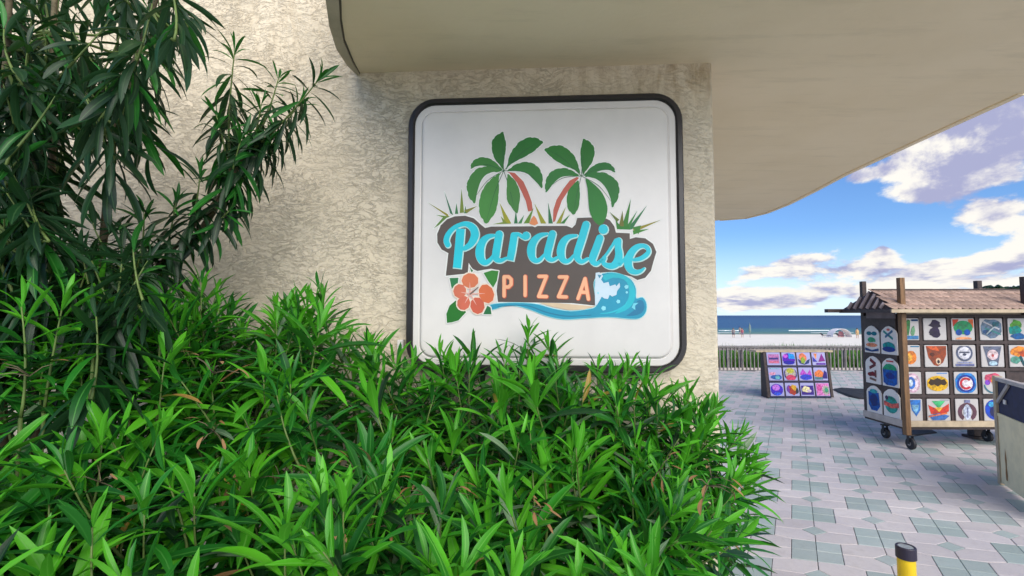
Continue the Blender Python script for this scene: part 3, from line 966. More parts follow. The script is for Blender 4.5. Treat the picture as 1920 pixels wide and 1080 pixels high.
    lv = [([(190, 260), (330, 255), (320, 340), (225, 430)], (26, 120, 62)), ([(720, 180), (850, 140), (955, 150), (930, 300), (870, 410), (800, 320)], (34, 128, 24)),
          ([(150, 960), (140, 820), (190, 690), (285, 610), (400, 740), (450, 790), (330, 920), (230, 950)], (10, 112, 8)), ([(715, 825), (780, 690), (830, 720), (845, 825)], (0, 108, 50)), ([(500, 80), (560, 150), (530, 170)], (30, 110, 40))]
    for p, c in lv:
        halo(z4(p), 1.8, WHITE, fl)
    for p, c in lv: fl.poly(z4(p), ink(*c), 0.8 * h)
    petals = [((510, 300), 130, 115, 0, (218, 118, 74)), ((350, 465), 100, 110, 0, (214, 112, 80)), ((410, 650), 100, 110, 20, (212, 104, 76)), ((625, 690), 110, 130, -10, (208, 92, 62)), ((765, 505), 115, 150, -20, (222, 108, 56))]
    def ell(c, a, b, r, k=16, wob=0.0):
        r = math.radians(r); o = []
        for i in range(k):
            t = 2 * PI * i / k; q = 1 + (wob if i % 2 else -wob)
            x, y = a * q * math.cos(t), b * q * math.sin(t)
            o.append((c[0] + x * math.cos(r) - y * math.sin(r), c[1] + x * math.sin(r) + y * math.cos(r)))
        return o
    for c, a, b, r, col in petals: fl.poly(z4(ell(c, a + 20, b + 20, r)), ink(240, 222, 200), 1.4 * h)
    for c, a, b, r, col in petals: fl.poly(z4(ell(c, a, b, r, 18, 0.03)), ink(*col), 2.0 * h)
    for t in ((505, 330), (370, 480), (430, 650), (610, 680), (740, 500), (560, 440)):
        fl.stroke(z4([(510, 510, 14), ((510 + t[0]) / 2, (510 + t[1]) / 2, 9), (t[0], t[1], 2)]), 0, ink(232, 176, 160), 2.6 * h)
    fl.stroke(z4([(505, 515, 14), (560, 470, 12), (640, 400, 5)]), 0, ink(120, 96, 84), 3.0 * h)
    fl.build('hibiscus_print')
    # wave
    wv = Print(LBASE + 4.2 * h)
    zl = lambda p: zm(740, 390, 3.097, p)
    sand = zl([(840, 550), (940, 552), (1130, 568), (1165, 570), (1100, 590), (1010, 592), (920, 575)])
    wave = closed_curve(zl([(560, 562), (640, 553), (740, 552), (830, 560), (920, 585), (1020, 600), (1110, 590), (1170, 572), (1165, 500), (1160, 430), (1190, 390), (1260, 375), (1330, 392), (1375, 420), (1400, 470), (1402, 525), (1440, 520), (1462, 560), (1455, 610), (1420, 640), (1360, 642), (1240, 632), (1100, 640), (980, 645), (880, 625), (790, 590), (710, 568), (640, 568), (565, 590)]), 3)
    n = len(wave)
    for i in range(n): wv.stroke([(wave[i][0], wave[i][1], 0), (wave[(i + 1) % n][0], wave[(i + 1) % n][1], 0)], 1.3, ink(150, 224, 228))
    wv.poly(sand, ink(222, 196, 160), 0.5 * h)
    wv.poly(wave, ink(0, 150, 182), 0.9 * h)
    crest = closed_curve(z5([(1140, 150), (1250, 110), (1400, 110), (1540, 170), (1640, 300), (1670, 470), (1620, 620), (1500, 720), (1330, 770), (1480, 640), (1560, 500), (1560, 330), (1480, 210), (1300, 180), (1180, 230)]), 2)
    wv.poly(crest, ink(0, 186, 200), 1.4 * h)
    wv.poly(closed_curve(z5([(1700, 560), (1790, 560), (1820, 660), (1770, 760), (1640, 800), (1520, 800), (1640, 720)]), 2), ink(0, 120, 160), 1.6 * h)
    foam = z5([(1020, 100), (1080, 90), (1140, 150), (1110, 210), (1150, 270), (1230, 250), (1250, 320), (1340, 290), (1360, 320), (1410, 260), (1420, 330), (1370, 400), (1360, 460), (1290, 490), (1250, 460), (1220, 530), (1160, 520), (1120, 490), (1080, 560), (1040, 630), (1010, 640), (1005, 350)])
    wv.poly(foam, ink(206, 226, 236), 2.0 * h)
    wv.poly(z5([(1050, 130), (1120, 140), (1080, 190)]), ink(60, 140, 170), 2.4 * h)
    for x, y, r in ((1525, 330, 34), (1530, 420, 20), (1390, 570, 32), (1150, 680, 38), (1060, 430, 16)):
        wv.poly(z5(ell((x, y), r, r, 0, 10, 0.1)), ink(140, 224, 236), 2.3 * h)
    wv.poly(z5([(1640, 600), (1720, 590), (1665, 640), (1670, 710), (1610, 670)]), ink(110, 210, 226), 2.3 * h)
    wv.stroke(z5([(1100, 770, 6), (1300, 740, 12), (1480, 650, 14), (1540, 560, 6)]), 0, ink(20, 190, 206), 2.1 * h)
    wv.stroke(zl([(600, 572, 2), (760, 566, 3), (880, 605, 3), (1000, 628, 3), (1140, 622, 2)]), 0, ink(0, 120, 152), 1.3 * h)
    wv.build('wave_print')


build_logo()

# small white junction box left of the sign
a = unproj_uv(752, 646, 0.02)
jb = thing('junction_box', 'small white junction box on the stucco at the lower left of the sign', 'junction box', tuple(wallpt(a[0], a[1] - .03)))
mb = MB(); mb.box(wallpt(a[0], a[1], 0.018), (0.026, 0.03, 0.042), rot=math.atan2(WDIR.y, WDIR.x)); mb.build('box', M['acrylic'], jb, bevel=0.003)
mb = MB(); mb.box(wallpt(a[0], a[1], 0.037), (0.021, 0.004, 0.036), rot=math.atan2(WDIR.y, WDIR.x)); mb.build('lid', M['acrylic'], jb)

# ------------------------------------------------------------------ foliage
def leaf_mesh_arrays(droop, fold, wid, wave, nseg=6):
    """unit leaf along +Y, upper side +Z"""
    V = []; UV = []
    prof = [0.12, 0.58, 0.90, 1.0, 0.93, 0.66, 0.0]
    for k in range(nseg + 1):
        t = k / nseg
        a = droop * t
        if abs(droop) > 1e-4:
            y = math.sin(a) / droop; z = -(1 - math.cos(a)) / droop
        else: y, z = t, 0
        w = wid * 0.5 * prof[k]
        lift = fold * w
        x0 = wave * math.sin(t * PI) * 0.06
        if k == nseg:
            V.append((x0, y, z)); UV.append((0.5, 1.0))
        else:
            V += [(x0 - w, y, z + lift), (x0, y, z), (x0 + w, y, z + lift)]; UV += [(0, t), (0.5, t), (1, t)]
    Fq = []
    for k in range(nseg - 1):
        b = 3 * k
        Fq += [(b, b + 1, b + 4, b + 3), (b + 1, b + 2, b + 5, b + 4)]
    b = 3 * (nseg - 1)
    Ft = [(b, b + 1, b + 3), (b + 1, b + 2, b + 3)]
    return np.array(V, dtype=np.float64), Fq + Ft, UV


VARS = []
for i in range(14):
    VARS.append(leaf_mesh_arrays(random.choice([0.15, 0.4, 0.7, 1.0, 0.25, 0.55]), random.uniform(0.2, 0.8), random.uniform(0.105, 0.160), random.uniform(-1, 1)))
LMATS = ['leaf_bright', 'leaf_mid', 'leaf_dark', 'leaf_yellow', 'leaf_dry', 'leaf_grey']
_lm = {}


def leaf_datablock(var, cls, q):
    key = (var, cls, q)
    if key in _lm: return _lm[key]
    V, Fc, UV = VARS[var]
    me = bpy.data.meshes.new('leaf'); me.from_pydata([tuple(v) for v in V], [], Fc)
    me.materials.append(M[LMATS[cls]])
    uvl = me.uv_layers.new(name='UVMap')
    for p in me.polygons:
        for li in p.loop_indices: uvl.data[li].uv = UV[me.loops[li].vertex_index]
    at = me.attributes.new('tint', 'FLOAT', 'POINT'); at.data.foreach_set('value', [q / 3.0] * len(V))
    me.polygons.foreach_set('use_smooth', [True] * len(me.polygons))
    _lm[key] = me
    return me


class Shrub:
    def __init__(s, root): s.root = root; s.leaves = []; s.br = MB(); s.gs = MB(); s.limbs = []
    def leaf(s, P, axis, up, L, cls, width=1.0):
        axis = axis.normalized()
        n = up - axis * up.dot(axis)
        if n.length < 1e-3: n = axis.orthogonal()
        n.normalize(); side = axis.cross(n)
        s.leaves.append((P.copy(), side * (L * width), axis * L, n * L, L, cls, random.randrange(len(VARS)), random.randrange(4)))
    def shoot(s, tip, base, leaf_len, cls_fn, droop=0.0, spacing=0.022, wcount=3, rad=0.0028, top_small=0.55, bare=0.0, maxang=82):
        """a stem from base to tip clothed in whorls of leaves"""
        d = tip - base; Ls = d.length
        mid = (tip + base) / 2 + Vector((random.uniform(-.1, .1), random.uniform(-.1, .1), -0.10)) * Ls
        pts = []
        n = 7
        for k in range(n + 1):
            t = k / n
            pts.append(base * (1 - t) ** 2 + mid * 2 * t * (1 - t) + tip * t * t)
        s.gs.tube(pts, [rad * (1.5 - 0.9 * k / n) for k in range(n + 1)], 5)
        ph = random.uniform(0, 2 * PI)
        dist = 0.0
        while dist < Ls * (1 - bare):
            t = 1 - dist / Ls
            P = base * (1 - t) ** 2 + mid * 2 * t * (1 - t) + tip * t * t
            T = ((mid - base) * (1 - t) + (tip - mid) * t).normalized()
            a = T.orthogonal().normalized(); b = T.cross(a)
            rel = dist / max(Ls, 0.001)
            ang = math.radians(10 + (maxang - 10) * min(1, dist / 0.11) ** 0.8 + random.uniform(-9, 9))
            Ll = leaf_len * (top_small + (1 - top_small) * min(1, dist / 0.06)) * random.uniform(0.8, 1.12)
            for q in range(wcount):
                if dist > 0.03 and random.random() < 0.14: continue
                f = ph + 2 * PI * q / wcount + random.uniform(-.22, .22)
                out = a * math.cos(f) + b * math.sin(f)
                ax = T * math.cos(ang) + out * math.sin(ang)
                ax = ax + Vector((0, 0, -droop * random.uniform(0.6, 1.3) * min(1, 0.25 + dist / 0.1)))
                up = T * math.sin(ang) - out * math.cos(ang)
                up = up + Vector((random.uniform(-.25, .25), random.uniform(-.25, .25), 0.25))
                s.leaf(P + out * rad, ax, up, Ll, cls_fn(dist))
            ph += PI / wcount + random.uniform(-.1, .1)
            dist += spacing * random.uniform(0.75, 1.3) * (0.75 if dist < 0.03 else 1.0)
        return pts
    def limb(s, pts, r0, r1):
        L = catmull([(p[0], p[1], p[2]) for p in pts], 6)
        q = MB(); q.tube(L, [r0 + (r1 - r0) * k / (len(L) - 1) for k in range(len(L))], 7); s.limbs.append(q)
    def finish(s, limit=300):
        org = Vector(s.root.location)
        for q in s.limbs: q.build('branch', M['bark'], s.root, smooth=True)
        if s.br.v: tag(s.br.build('flower_stalk', M['bark'], s.root, smooth=True), kind='stuff')
        tag(s.gs.build('stem', M['stem'], s.root, smooth=True), kind='stuff')
        sc = []
        for i, L in enumerate(s.leaves):
            pr = proj(L[0] + L[2] * 0.5)
            if pr is None or not (-20 < pr[0] < 1940 and -20 < pr[1] < 1100): v = -1
            else: v = L[4] / pr[2] ** 1.6
            sc.append((v, i))
        sc.sort(reverse=True)
        own = [i for v, i in sc[:limit] if v > 0]
        ownset = set(own)
        for i in own:
            P, sx, ay, nz, L, cls, var, q = s.leaves[i]
            o = bpy.data.objects.new('leaf', leaf_datablock(var, cls, q))
            p = P - org
            o.matrix_world = Matrix(((sx.x, ay.x, nz.x, p.x), (sx.y, ay.y, nz.y, p.y), (sx.z, ay.z, nz.z, p.z), (0, 0, 0, 1)))
            o.parent = s.root
            C.objects.link(o)
        rest = [i for i in range(len(s.leaves)) if i not in ownset]
        if not rest: return
        allV = []; allF = []; allM = []; allT = []; allUV = []
        off = 0
        for i in rest:
            P, sx, ay, nz, L, cls, var, q = s.leaves[i]
            V, Fc, UV = VARS[var]
            A = np.array([[sx.x, sx.y, sx.z], [ay.x, ay.y, ay.z], [nz.x, nz.y, nz.z]])
            W = V @ A + np.array([P.x - org.x, P.y - org.y, P.z - org.z])
            allV.append(W); allT += [q / 3.0] * len(V)
            for f in Fc:
                allF.append(tuple(off + k for k in f)); allM.append(cls)
                for k in f: allUV += [UV[k][0], UV[k][1]]
            off += len(V)
        me = bpy.data.meshes.new('foliage'); me.from_pydata([tuple(v) for v in np.concatenate(allV)], [], allF)
        for k in LMATS: me.materials.append(M[k])
        me.polygons.foreach_set('material_index', allM)
        me.polygons.foreach_set('use_smooth', [True] * len(allF))
        uvl = me.uv_layers.new(name='UVMap'); uvl.data.foreach_set('uv', allUV)
        at = me.attributes.new('tint', 'FLOAT', 'POINT'); at.data.foreach_set('value', allT)
        o = bpy.data.objects.new('foliage', me); o.parent = s.root; C.objects.link(o); tag(o, kind='stuff')
        print(s.root.name, 'leaves', len(s.leaves))


def wall_y(x):                                  # y of the wall front at x
    t = (x - WP.x) / WDIR.x
    return WP.y + WDIR.y * t


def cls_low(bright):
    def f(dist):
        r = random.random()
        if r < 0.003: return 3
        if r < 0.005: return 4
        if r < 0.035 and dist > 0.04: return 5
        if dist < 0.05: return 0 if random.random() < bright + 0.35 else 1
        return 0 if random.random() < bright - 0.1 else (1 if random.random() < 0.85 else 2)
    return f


TOP = [(-260, 560), (0, 556), (60, 575), (120, 568), (190, 545), (260, 590), (330, 560), (385, 535), (430, 590), (470, 640), (520, 580), (600, 550), (635, 590), (660, 680), (700, 655), (760, 690), (820, 705), (900, 672), (960, 662), (1000, 622), (1040, 668), (1080, 700), (1130, 705), (1200, 690), (1250, 740), (1310, 765), (1350, 785), (1385, 830), (1430, 935), (1436, 1100)]


SPRIGS = [(188, 540, 1.35), (120, 560, 1.2), (378, 530, 1.6), (40, 575, 1.15), (300, 585, 1.4), (600, 545, 1.82), (520, 578, 1.8), (556, 600, 1.75), (690, 652, 1.85), (655, 665, 1.8), (825, 668, 1.82), (992, 620, 1.86), (1030, 650, 1.84), (945, 665, 1.84), (880, 690, 1.75), (1120, 695, 1.8), (1212, 700, 1.8), (1180, 690, 1.84), (1290, 738, 1.75), (1340, 765, 1.75), (1385, 818, 1.7), (1425, 935, 1.6)]


def top_y(x):
    for (x0, y0), (x1, y1) in zip(TOP[:-1], TOP[1:]):
        if x0 <= x <= x1: return y0 + (y1 - y0) * (x - x0) / (x1 - x0)
    return 1200


def hedge(label, x0, x1, n_front, n_back, seed, near=1.0, far=1.86, root_px=None):
    random.seed(seed)
    xm = (x0 + x1) / 2
    rp = at_y(xm, 900, 1.62); rp = Vector((rp.x, 1.62, 0.0))
    root = thing('oleander_shrub', label, 'shrub', tuple(rp), 'oleander shrubs in the bed along the wall')
    S = Shrub(root)
    hubs = []
    for k in range(7):                                       # main canes fanning out of the crown
        hx = at_y(x0 + (x1 - x0) * (k + 0.5) / 7, 900, 1.5).x
        h = Vector((hx, random.uniform(1.25, 1.75), random.uniform(0.95, 1.3)))
        S.limb([rp + Vector((random.uniform(-.05, .05), random.uniform(-.05, .05), -0.02)), rp.lerp(h, 0.5) + Vector((0, 0, 0.12)), h], 0.014, 0.007)
        hubs.append(h)
    for k in range(n_front + n_back):
        back = k >= n_front
        px = random.uniform(x0, x1)
        ty = top_y(px)
        if ty > 1080 and not back: continue
        u = random.random() ** 1.0
        if not back and k < n_front * 0.24: u = random.uniform(-0.01, 0.10)   # the ragged upper outline
        py = ty - 2 + u * (1150 - ty)
        Y = far + (near - far) * max(0, min(1, u * 1.15)) ** 0.75 + random.uniform(-.10, .10)
        if back: Y += 0.32; py += 30
        T = at_y(px, py, Y)
        T.y = min(T.y, wall_y(T.x) - 0.07)
        if T.z < 0.45: continue
        if px > 1290: Y = min(Y, 1.7)
        lean = Vector((random.uniform(-.42, .42), random.uniform(-.6, .1), 1.0))
        if px > 1250: lean.x += random.uniform(0.2, 0.9); lean.z *= 0.7
        lean.normalize()
        Ls = random.uniform(0.20, 0.40)
        B = T - lean * Ls
        if B.y > wall_y(B.x) - 0.05: B.y = wall_y(B.x) - 0.05
        ll = random.uniform(0.13, 0.215) * (1.0 if px < 1080 else 0.88)
        if px < 300: ll *= 1.05
        bright = 0.05 if back else random.choice([0.05, 0.2, 0.5, 0.8, 0.95])  # inner shoots get darker leaves, hedge-interior shade put into the colour
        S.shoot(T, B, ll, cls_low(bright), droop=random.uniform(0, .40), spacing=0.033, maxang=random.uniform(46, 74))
        h = min(hubs, key=lambda q: (q - B).length)
        m = h.lerp(B, 0.5) + Vector((random.uniform(-.03, .03), random.uniform(-.03, .03), -0.03))
        S.gs.tube(catmull([tuple(h), tuple(m), tuple(B)], 3), [0.0052, .005, .0048, .0046, .0044, .0043, .0042], 5)
    for (ex, ey, eY) in SPRIGS:                              # tall sprays standing above the rest
        if x0 <= ex < x1:
            T = at_y(ex, ey, eY); T.y = min(T.y, wall_y(T.x) - 0.06)
            B = T - Vector((random.uniform(-.3, .3) + (0.5 if ex > 1300 else 0), random.uniform(-.3, .1), 1)).normalized() * random.uniform(.24, .34)
            S.shoot(T, B, random.uniform(.12, .155), cls_low(.55), droop=.12, spacing=.028, maxang=62)
            S.gs.tube([B, B + Vector((0, 0, -.35))], .0045, 5)
    # dry flower stalks
    for k in range(5):
        px = random.uniform(x0 + 20, x1 - 20); py = random.uniform(top_y(px) + 80, 1060)
        P = at_y(px, py, random.uniform(1.05, 1.4))
        for q in range(4):
            d = Vector((random.uniform(-1, 1), random.uniform(-1, .2), random.uniform(-.2, 1))).normalized()
            S.br.tube([P, P + d * 0.03, P + d * 0.055 + Vector((0, 0, -.01))], [0.0016, 0.0012, 0.0008], 4)
            S.leaf(P + d * 0.05, d + Vector((0, 0, -.5)), Vector((0, 0, 1)), 0.035, 4, 1.6)
    S.finish()
    return S


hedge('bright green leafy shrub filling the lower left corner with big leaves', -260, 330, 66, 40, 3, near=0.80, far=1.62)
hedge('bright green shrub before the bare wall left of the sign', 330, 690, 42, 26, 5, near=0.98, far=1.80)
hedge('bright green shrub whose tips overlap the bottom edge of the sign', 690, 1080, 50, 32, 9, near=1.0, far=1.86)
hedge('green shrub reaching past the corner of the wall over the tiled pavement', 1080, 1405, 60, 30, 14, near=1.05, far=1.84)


def tall_shrub():
    random.seed(21)
    rp = Vector((-1.62, 1.72, 0))
    root = thing('oleander_tree', 'tall dark green oleander with drooping leaves against the wall, upper left', 'shrub', tuple(rp))
    S = Shrub(root)
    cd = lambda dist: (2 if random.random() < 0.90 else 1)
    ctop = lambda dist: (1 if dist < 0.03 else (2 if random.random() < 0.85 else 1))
    P = lambda x, y, Y: at_y(x, y, Y)
    # main canes
    canes = [[rp, P(70, 700, 1.62), P(95, 350, 1.55), P(100, 60, 1.5), P(110, -160, 1.45)],
             [rp, P(150, 720, 1.65), P(190, 480, 1.6), P(215, 250, 1.5), P(285, 20, 1.45), P(330, -120, 1.4)],
             [rp, P(210, 720, 1.7), P(290, 545, 1.72), P(375, 440, 1.72), P(432, 340, 1.70)],
             [rp, P(0, 700, 1.5), P(-30, 400, 1.35), P(10, 120, 1.3), P(20, -120, 1.25)]]
    for c in canes: S.limb(c, 0.016, 0.006)
    # the free bough to the right, traced shoot by shoot
    J = P(432, 340, 1.70)
    bough = [((440, 95, 1.66), (430, 300, 1.70), 0.140), ((600, 146, 1.58), (468, 285, 1.68), 0.140), ((522, 148, 1.72), (480, 262, 1.70), 0.115),
             ((490, 195, 1.62), (470, 285, 1.68), 0.115), ((452, 260, 1.58), (420, 395, 1.68), 0.155), ((500, 265, 1.64), (420, 380, 1.70), 0.145),
             ((560, 195, 1.66), (468, 300, 1.70), 0.135), ((405, 215, 1.64), (425, 330, 1.70), 0.125),
             ((375, 330, 1.6), (350, 460, 1.68), 0.135), ((330, 380, 1.55), (300, 520, 1.65), 0.14), ((430, 395, 1.62), (372, 440, 1.70), 0.14), ((270, 400, 1.5), (250, 540, 1.6), 0.14)]
    S.limb([J, P(455, 300, 1.69), P(470, 280, 1.68)], 0.006, 0.0045)
    for t, b, ll in bough:
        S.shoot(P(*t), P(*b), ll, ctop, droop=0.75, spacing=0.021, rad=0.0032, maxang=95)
        S.limb([P(*b), (P(*b) + J) / 2 + Vector((0, 0, -.02)), J], 0.004, 0.0055)
    # crown of hanging shoots over the upper left corner
    hubs = [P(100, 60, 1.5), P(95, 350, 1.55), P(215, 250, 1.5), P(285, 20, 1.45), P(190, 480, 1.6), P(10, 120, 1.3), P(-30, 400, 1.35)]
    def rx(y):
        for (y0, x0), (y1, x1) in zip(RB[:-1], RB[1:]):
            if y0 <= y <= y1: return x0 + (x1 - x0) * (y - y0) / (y1 - y0)
        return 200
    RB = [(-120, 330), (0, 335), (60, 330), (120, 320), (170, 270), (220, 130), (290, 70), (340, 90), (400, 200), (470, 290), (540, 300), (620, 300)]
    n = 0
    for k in range(150):
        py = random.uniform(-90, 560) if k < 112 else random.uniform(400, 600)
        px = random.uniform(-120, rx(py) - 5)
        if 190 < py < 420 and px > 110: continue
        Y = random.uniform(1.22, 1.62) if k % 3 else random.uniform(1.5, 1.75)
        T = P(px, py, Y)
        T.y = min(T.y, wall_y(T.x) - 0.1)
        lean = Vector((random.uniform(-.5, .6), random.uniform(-.5, .3), random.uniform(0.5, 1.0))).normalized()
        Ls = random.uniform(0.14, 0.26); B = T - lean * Ls
        B.y = min(B.y, wall_y(B.x) - 0.06)
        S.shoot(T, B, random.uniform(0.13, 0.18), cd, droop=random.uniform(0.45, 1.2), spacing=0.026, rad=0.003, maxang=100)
        h = min(hubs, key=lambda q: (q - B).length)
        S.gs.tube([h, h.lerp(B, .5) + Vector((0, 0, -.03)), B], [0.005, .0045, .004], 5)
    S.finish()


tall_shrub()

# ------------------------------------------------------------------ railing, dune grass
def build_fence():
    Y = 17.9; x0, x1 = 3.0, 21.0
    root = thing('railing', 'long weathered wooden railing with thin balusters between terrace and dunes', 'railing', (x0, Y, 0))
    zt = 0.90
    mb = MB(); mb.box(((x0 + x1) / 2, Y, zt - 0.03), (x1 - x0, 0.17, 0.045)); mb.build('top_rail', M['greywood'], root)
    mb = MB(); mb.box(((x0 + x1) / 2, Y - 0.0, zt - 0.115), (x1 - x0, 0.04, 0.10)); mb.build('upper_rail', M['greywood'], root)
    mb = MB(); mb.box(((x0 + x1) / 2, Y, 0.06), (x1 - x0, 0.04, 0.08)); mb.build('lower_rail', M['palewood'], root)
    b = MB(); b.box((0, 0, 0), (0.034, 0.03, 0.78)); me = None
    x = x0 + 0.1; k = 0
    while x < x1:
        if me is None:
            o = b.build('baluster', M['greywood'], None); me = o.data
        else:
            o = bpy.data.objects.new('baluster', me); C.objects.link(o)
        o.parent = root; o.location = (x - x0, -0.045, 0.42 + random.uniform(-.004, .004)); o.rotation_euler = (0, random.uniform(-.012, .012), 0)
        x += 0.138; k += 1
    p = MB(); p.box((0, 0, 0), (0.10, 0.09, 0.83)); me = None
    for x in (3.6, 6.0, 7.85, 8.35, 10.2, 12.1, 14.0, 15.9, 17.8, 19.7):
        if me is None:
            o = p.build('post', M['greywood'], None); me = o.data
        else:
            o = bpy.data.objects.new('post', me); C.objects.link(o)
        o.parent = root; o.location = (x - x0, 0.06, 0.415)


random.seed(31)
build_fence()


def dune_grass():
    rng = random.Random(5)
    V = []; Fc = []; Mi = []
    for i in range(16000):
        x = rng.uniform(0, 30); y = 18.55 + 8 * rng.random() ** 1.3
        z = terr(x, max(y, 19)) - 0.02
        cl = noise.noise(Vector((x * 0.55, y * 0.7, 3)))
        if cl < -0.45: continue
        h = (0.95 + 0.35 * cl) * rng.uniform(0.5, 0.85) + (y - 18.55) * .03
        a = rng.uniform(0, 2 * PI); w = rng.uniform(0.012, 0.03); bx = rng.uniform(-.22, .22); by = rng.uniform(-.2, .2)
        ca, sa = math.cos(a) * w, math.sin(a) * w; k = len(V)
        V += [(x - ca, y - sa, z), (x + ca, y + sa, z), (x + ca * .8 + bx * .35, y + sa * .8 + by * .35, z + h * .6), (x - ca * .8 + bx * .35, y - sa * .8 + by * .35, z + h * .6), (x + bx, y + by, z + h)]
        Fc += [(k, k + 1, k + 2, k + 3), (k + 3, k + 2, k + 4)]
        mm = 0 if rng.random() < 0.62 else (1 if rng.random() < 0.75 else 2); Mi += [mm, mm]
    me = bpy.data.meshes.new('dune_grass'); me.from_pydata(V, [], Fc)
    for c in ((0.06, 0.20, 0.02), (0.12, 0.30, 0.03), (0.22, 0.17, 0.08)): me.materials.append(mat('grass_blade', c, 0.6))
    me.polygons.foreach_set('material_index', Mi)
    o = bpy.data.objects.new('dune_grass', me); C.objects.link(o)
    tag(o, 'green dune grass growing behind the wooden railing', 'grass', kind='stuff')


dune_grass()

# ------------------------------------------------------------------ shirts
def ellp(cx, cy, a, b, n=18, wob=0.0, rot=0.0, seed=0):
    rg = random.Random(seed); o = []
    for i in range(n):
        t = 2 * PI * i / n; q = 1 + (rg.uniform(-wob, wob) if wob else 0)
        x, y = a * q * math.cos(t), b * q * math.sin(t)
        o.append((cx + x * math.cos(rot) - y * math.sin(rot), cy + x * math.sin(rot) + y * math.cos(rot)))
    return o


def rectp(x0, y0, x1, y1): return [(x0, y0), (x1, y0), (x1, y1), (x0, y1)]
def lin(x0, y0, x1, y1, w):
    d = math.hypot(x1 - x0, y1 - y0); nx, ny = -(y1 - y0) / d * w, (x1 - x0) / d * w
    return [(x0 + nx, y0 + ny), (x1 + nx, y1 + ny), (x1 - nx, y1 - ny), (x0 - nx, y0 - ny)]


def shirt(label, group, origin, ax, up, n, w, h, art, shape='square', cloth_col=None, name='t_shirt', cat='t-shirt'):
    """origin = lower left corner, ax/up unit vectors in the shirt plane, n = outward normal. art: list of (poly in 0..1, rgb)"""
    c = origin + ax * (w / 2)
    root = thing(name, label, cat, tuple(c), group)
    to = lambda x, y, o=0.0: origin + ax * (x * w) + up * (y * h) + n * o
    mb = MB()
    if shape == 'square':
        pl = [(0, .02), (.02, 0), (.98, 0), (1, .02), (1, .98), (.97, 1), (.03, 1), (0, .98)]
    else:
        pl = [(.0, .0), (1, .0), (1, .74), (.93, .84), (.80, .91), (.68, .97), (.5, 1.0), (.32, .97), (.20, .91), (.07, .84), (0, .74)]
    mb.prism([to(x, y) for x, y in pl], n * 0.014)
    # turned hem rolls so the cloth has an edge
    mb.tube([to(.03, .03, .014), to(.97, .03, .014)], 0.004, 5); mb.tube([to(.03, .03, .013), to(.03, .74, .013)], 0.003, 5)
    mb.build('cloth', cloth_col or M['cloth'], root)
    mats = []; p = MB()
    for k, (poly, col) in enumerate(art):
        m = ink(*col, busy=True)
        if m not in mats: mats.append(m)
        e = 1.17 if shape == 'square' else 1.06
        poly = [(min(.96, max(.04, .5 + (x - .5) * e)), min(.96, max(.04, .5 + (y - .5) * e))) for x, y in poly]
        p.poly([to(x, y, 0.0165 + 0.0011 * k) for x, y in poly], mats.index(m))
    p.build('print', mats, root, fix=False)
    return root


def ring_c(cx, cy, r, w, a0, a1, n=14):
    o = []
    for k in range(n + 1):
        t = math.radians(a0 + (a1 - a0) * k / n); o.append((cx + r * math.cos(t), cy + r * math.sin(t)))
    for k in range(n, -1, -1):
        t = math.radians(a0 + (a1 - a0) * k / n); o.append((cx + (r - w) * math.cos(t), cy + (r - w) * math.sin(t)))
    return o


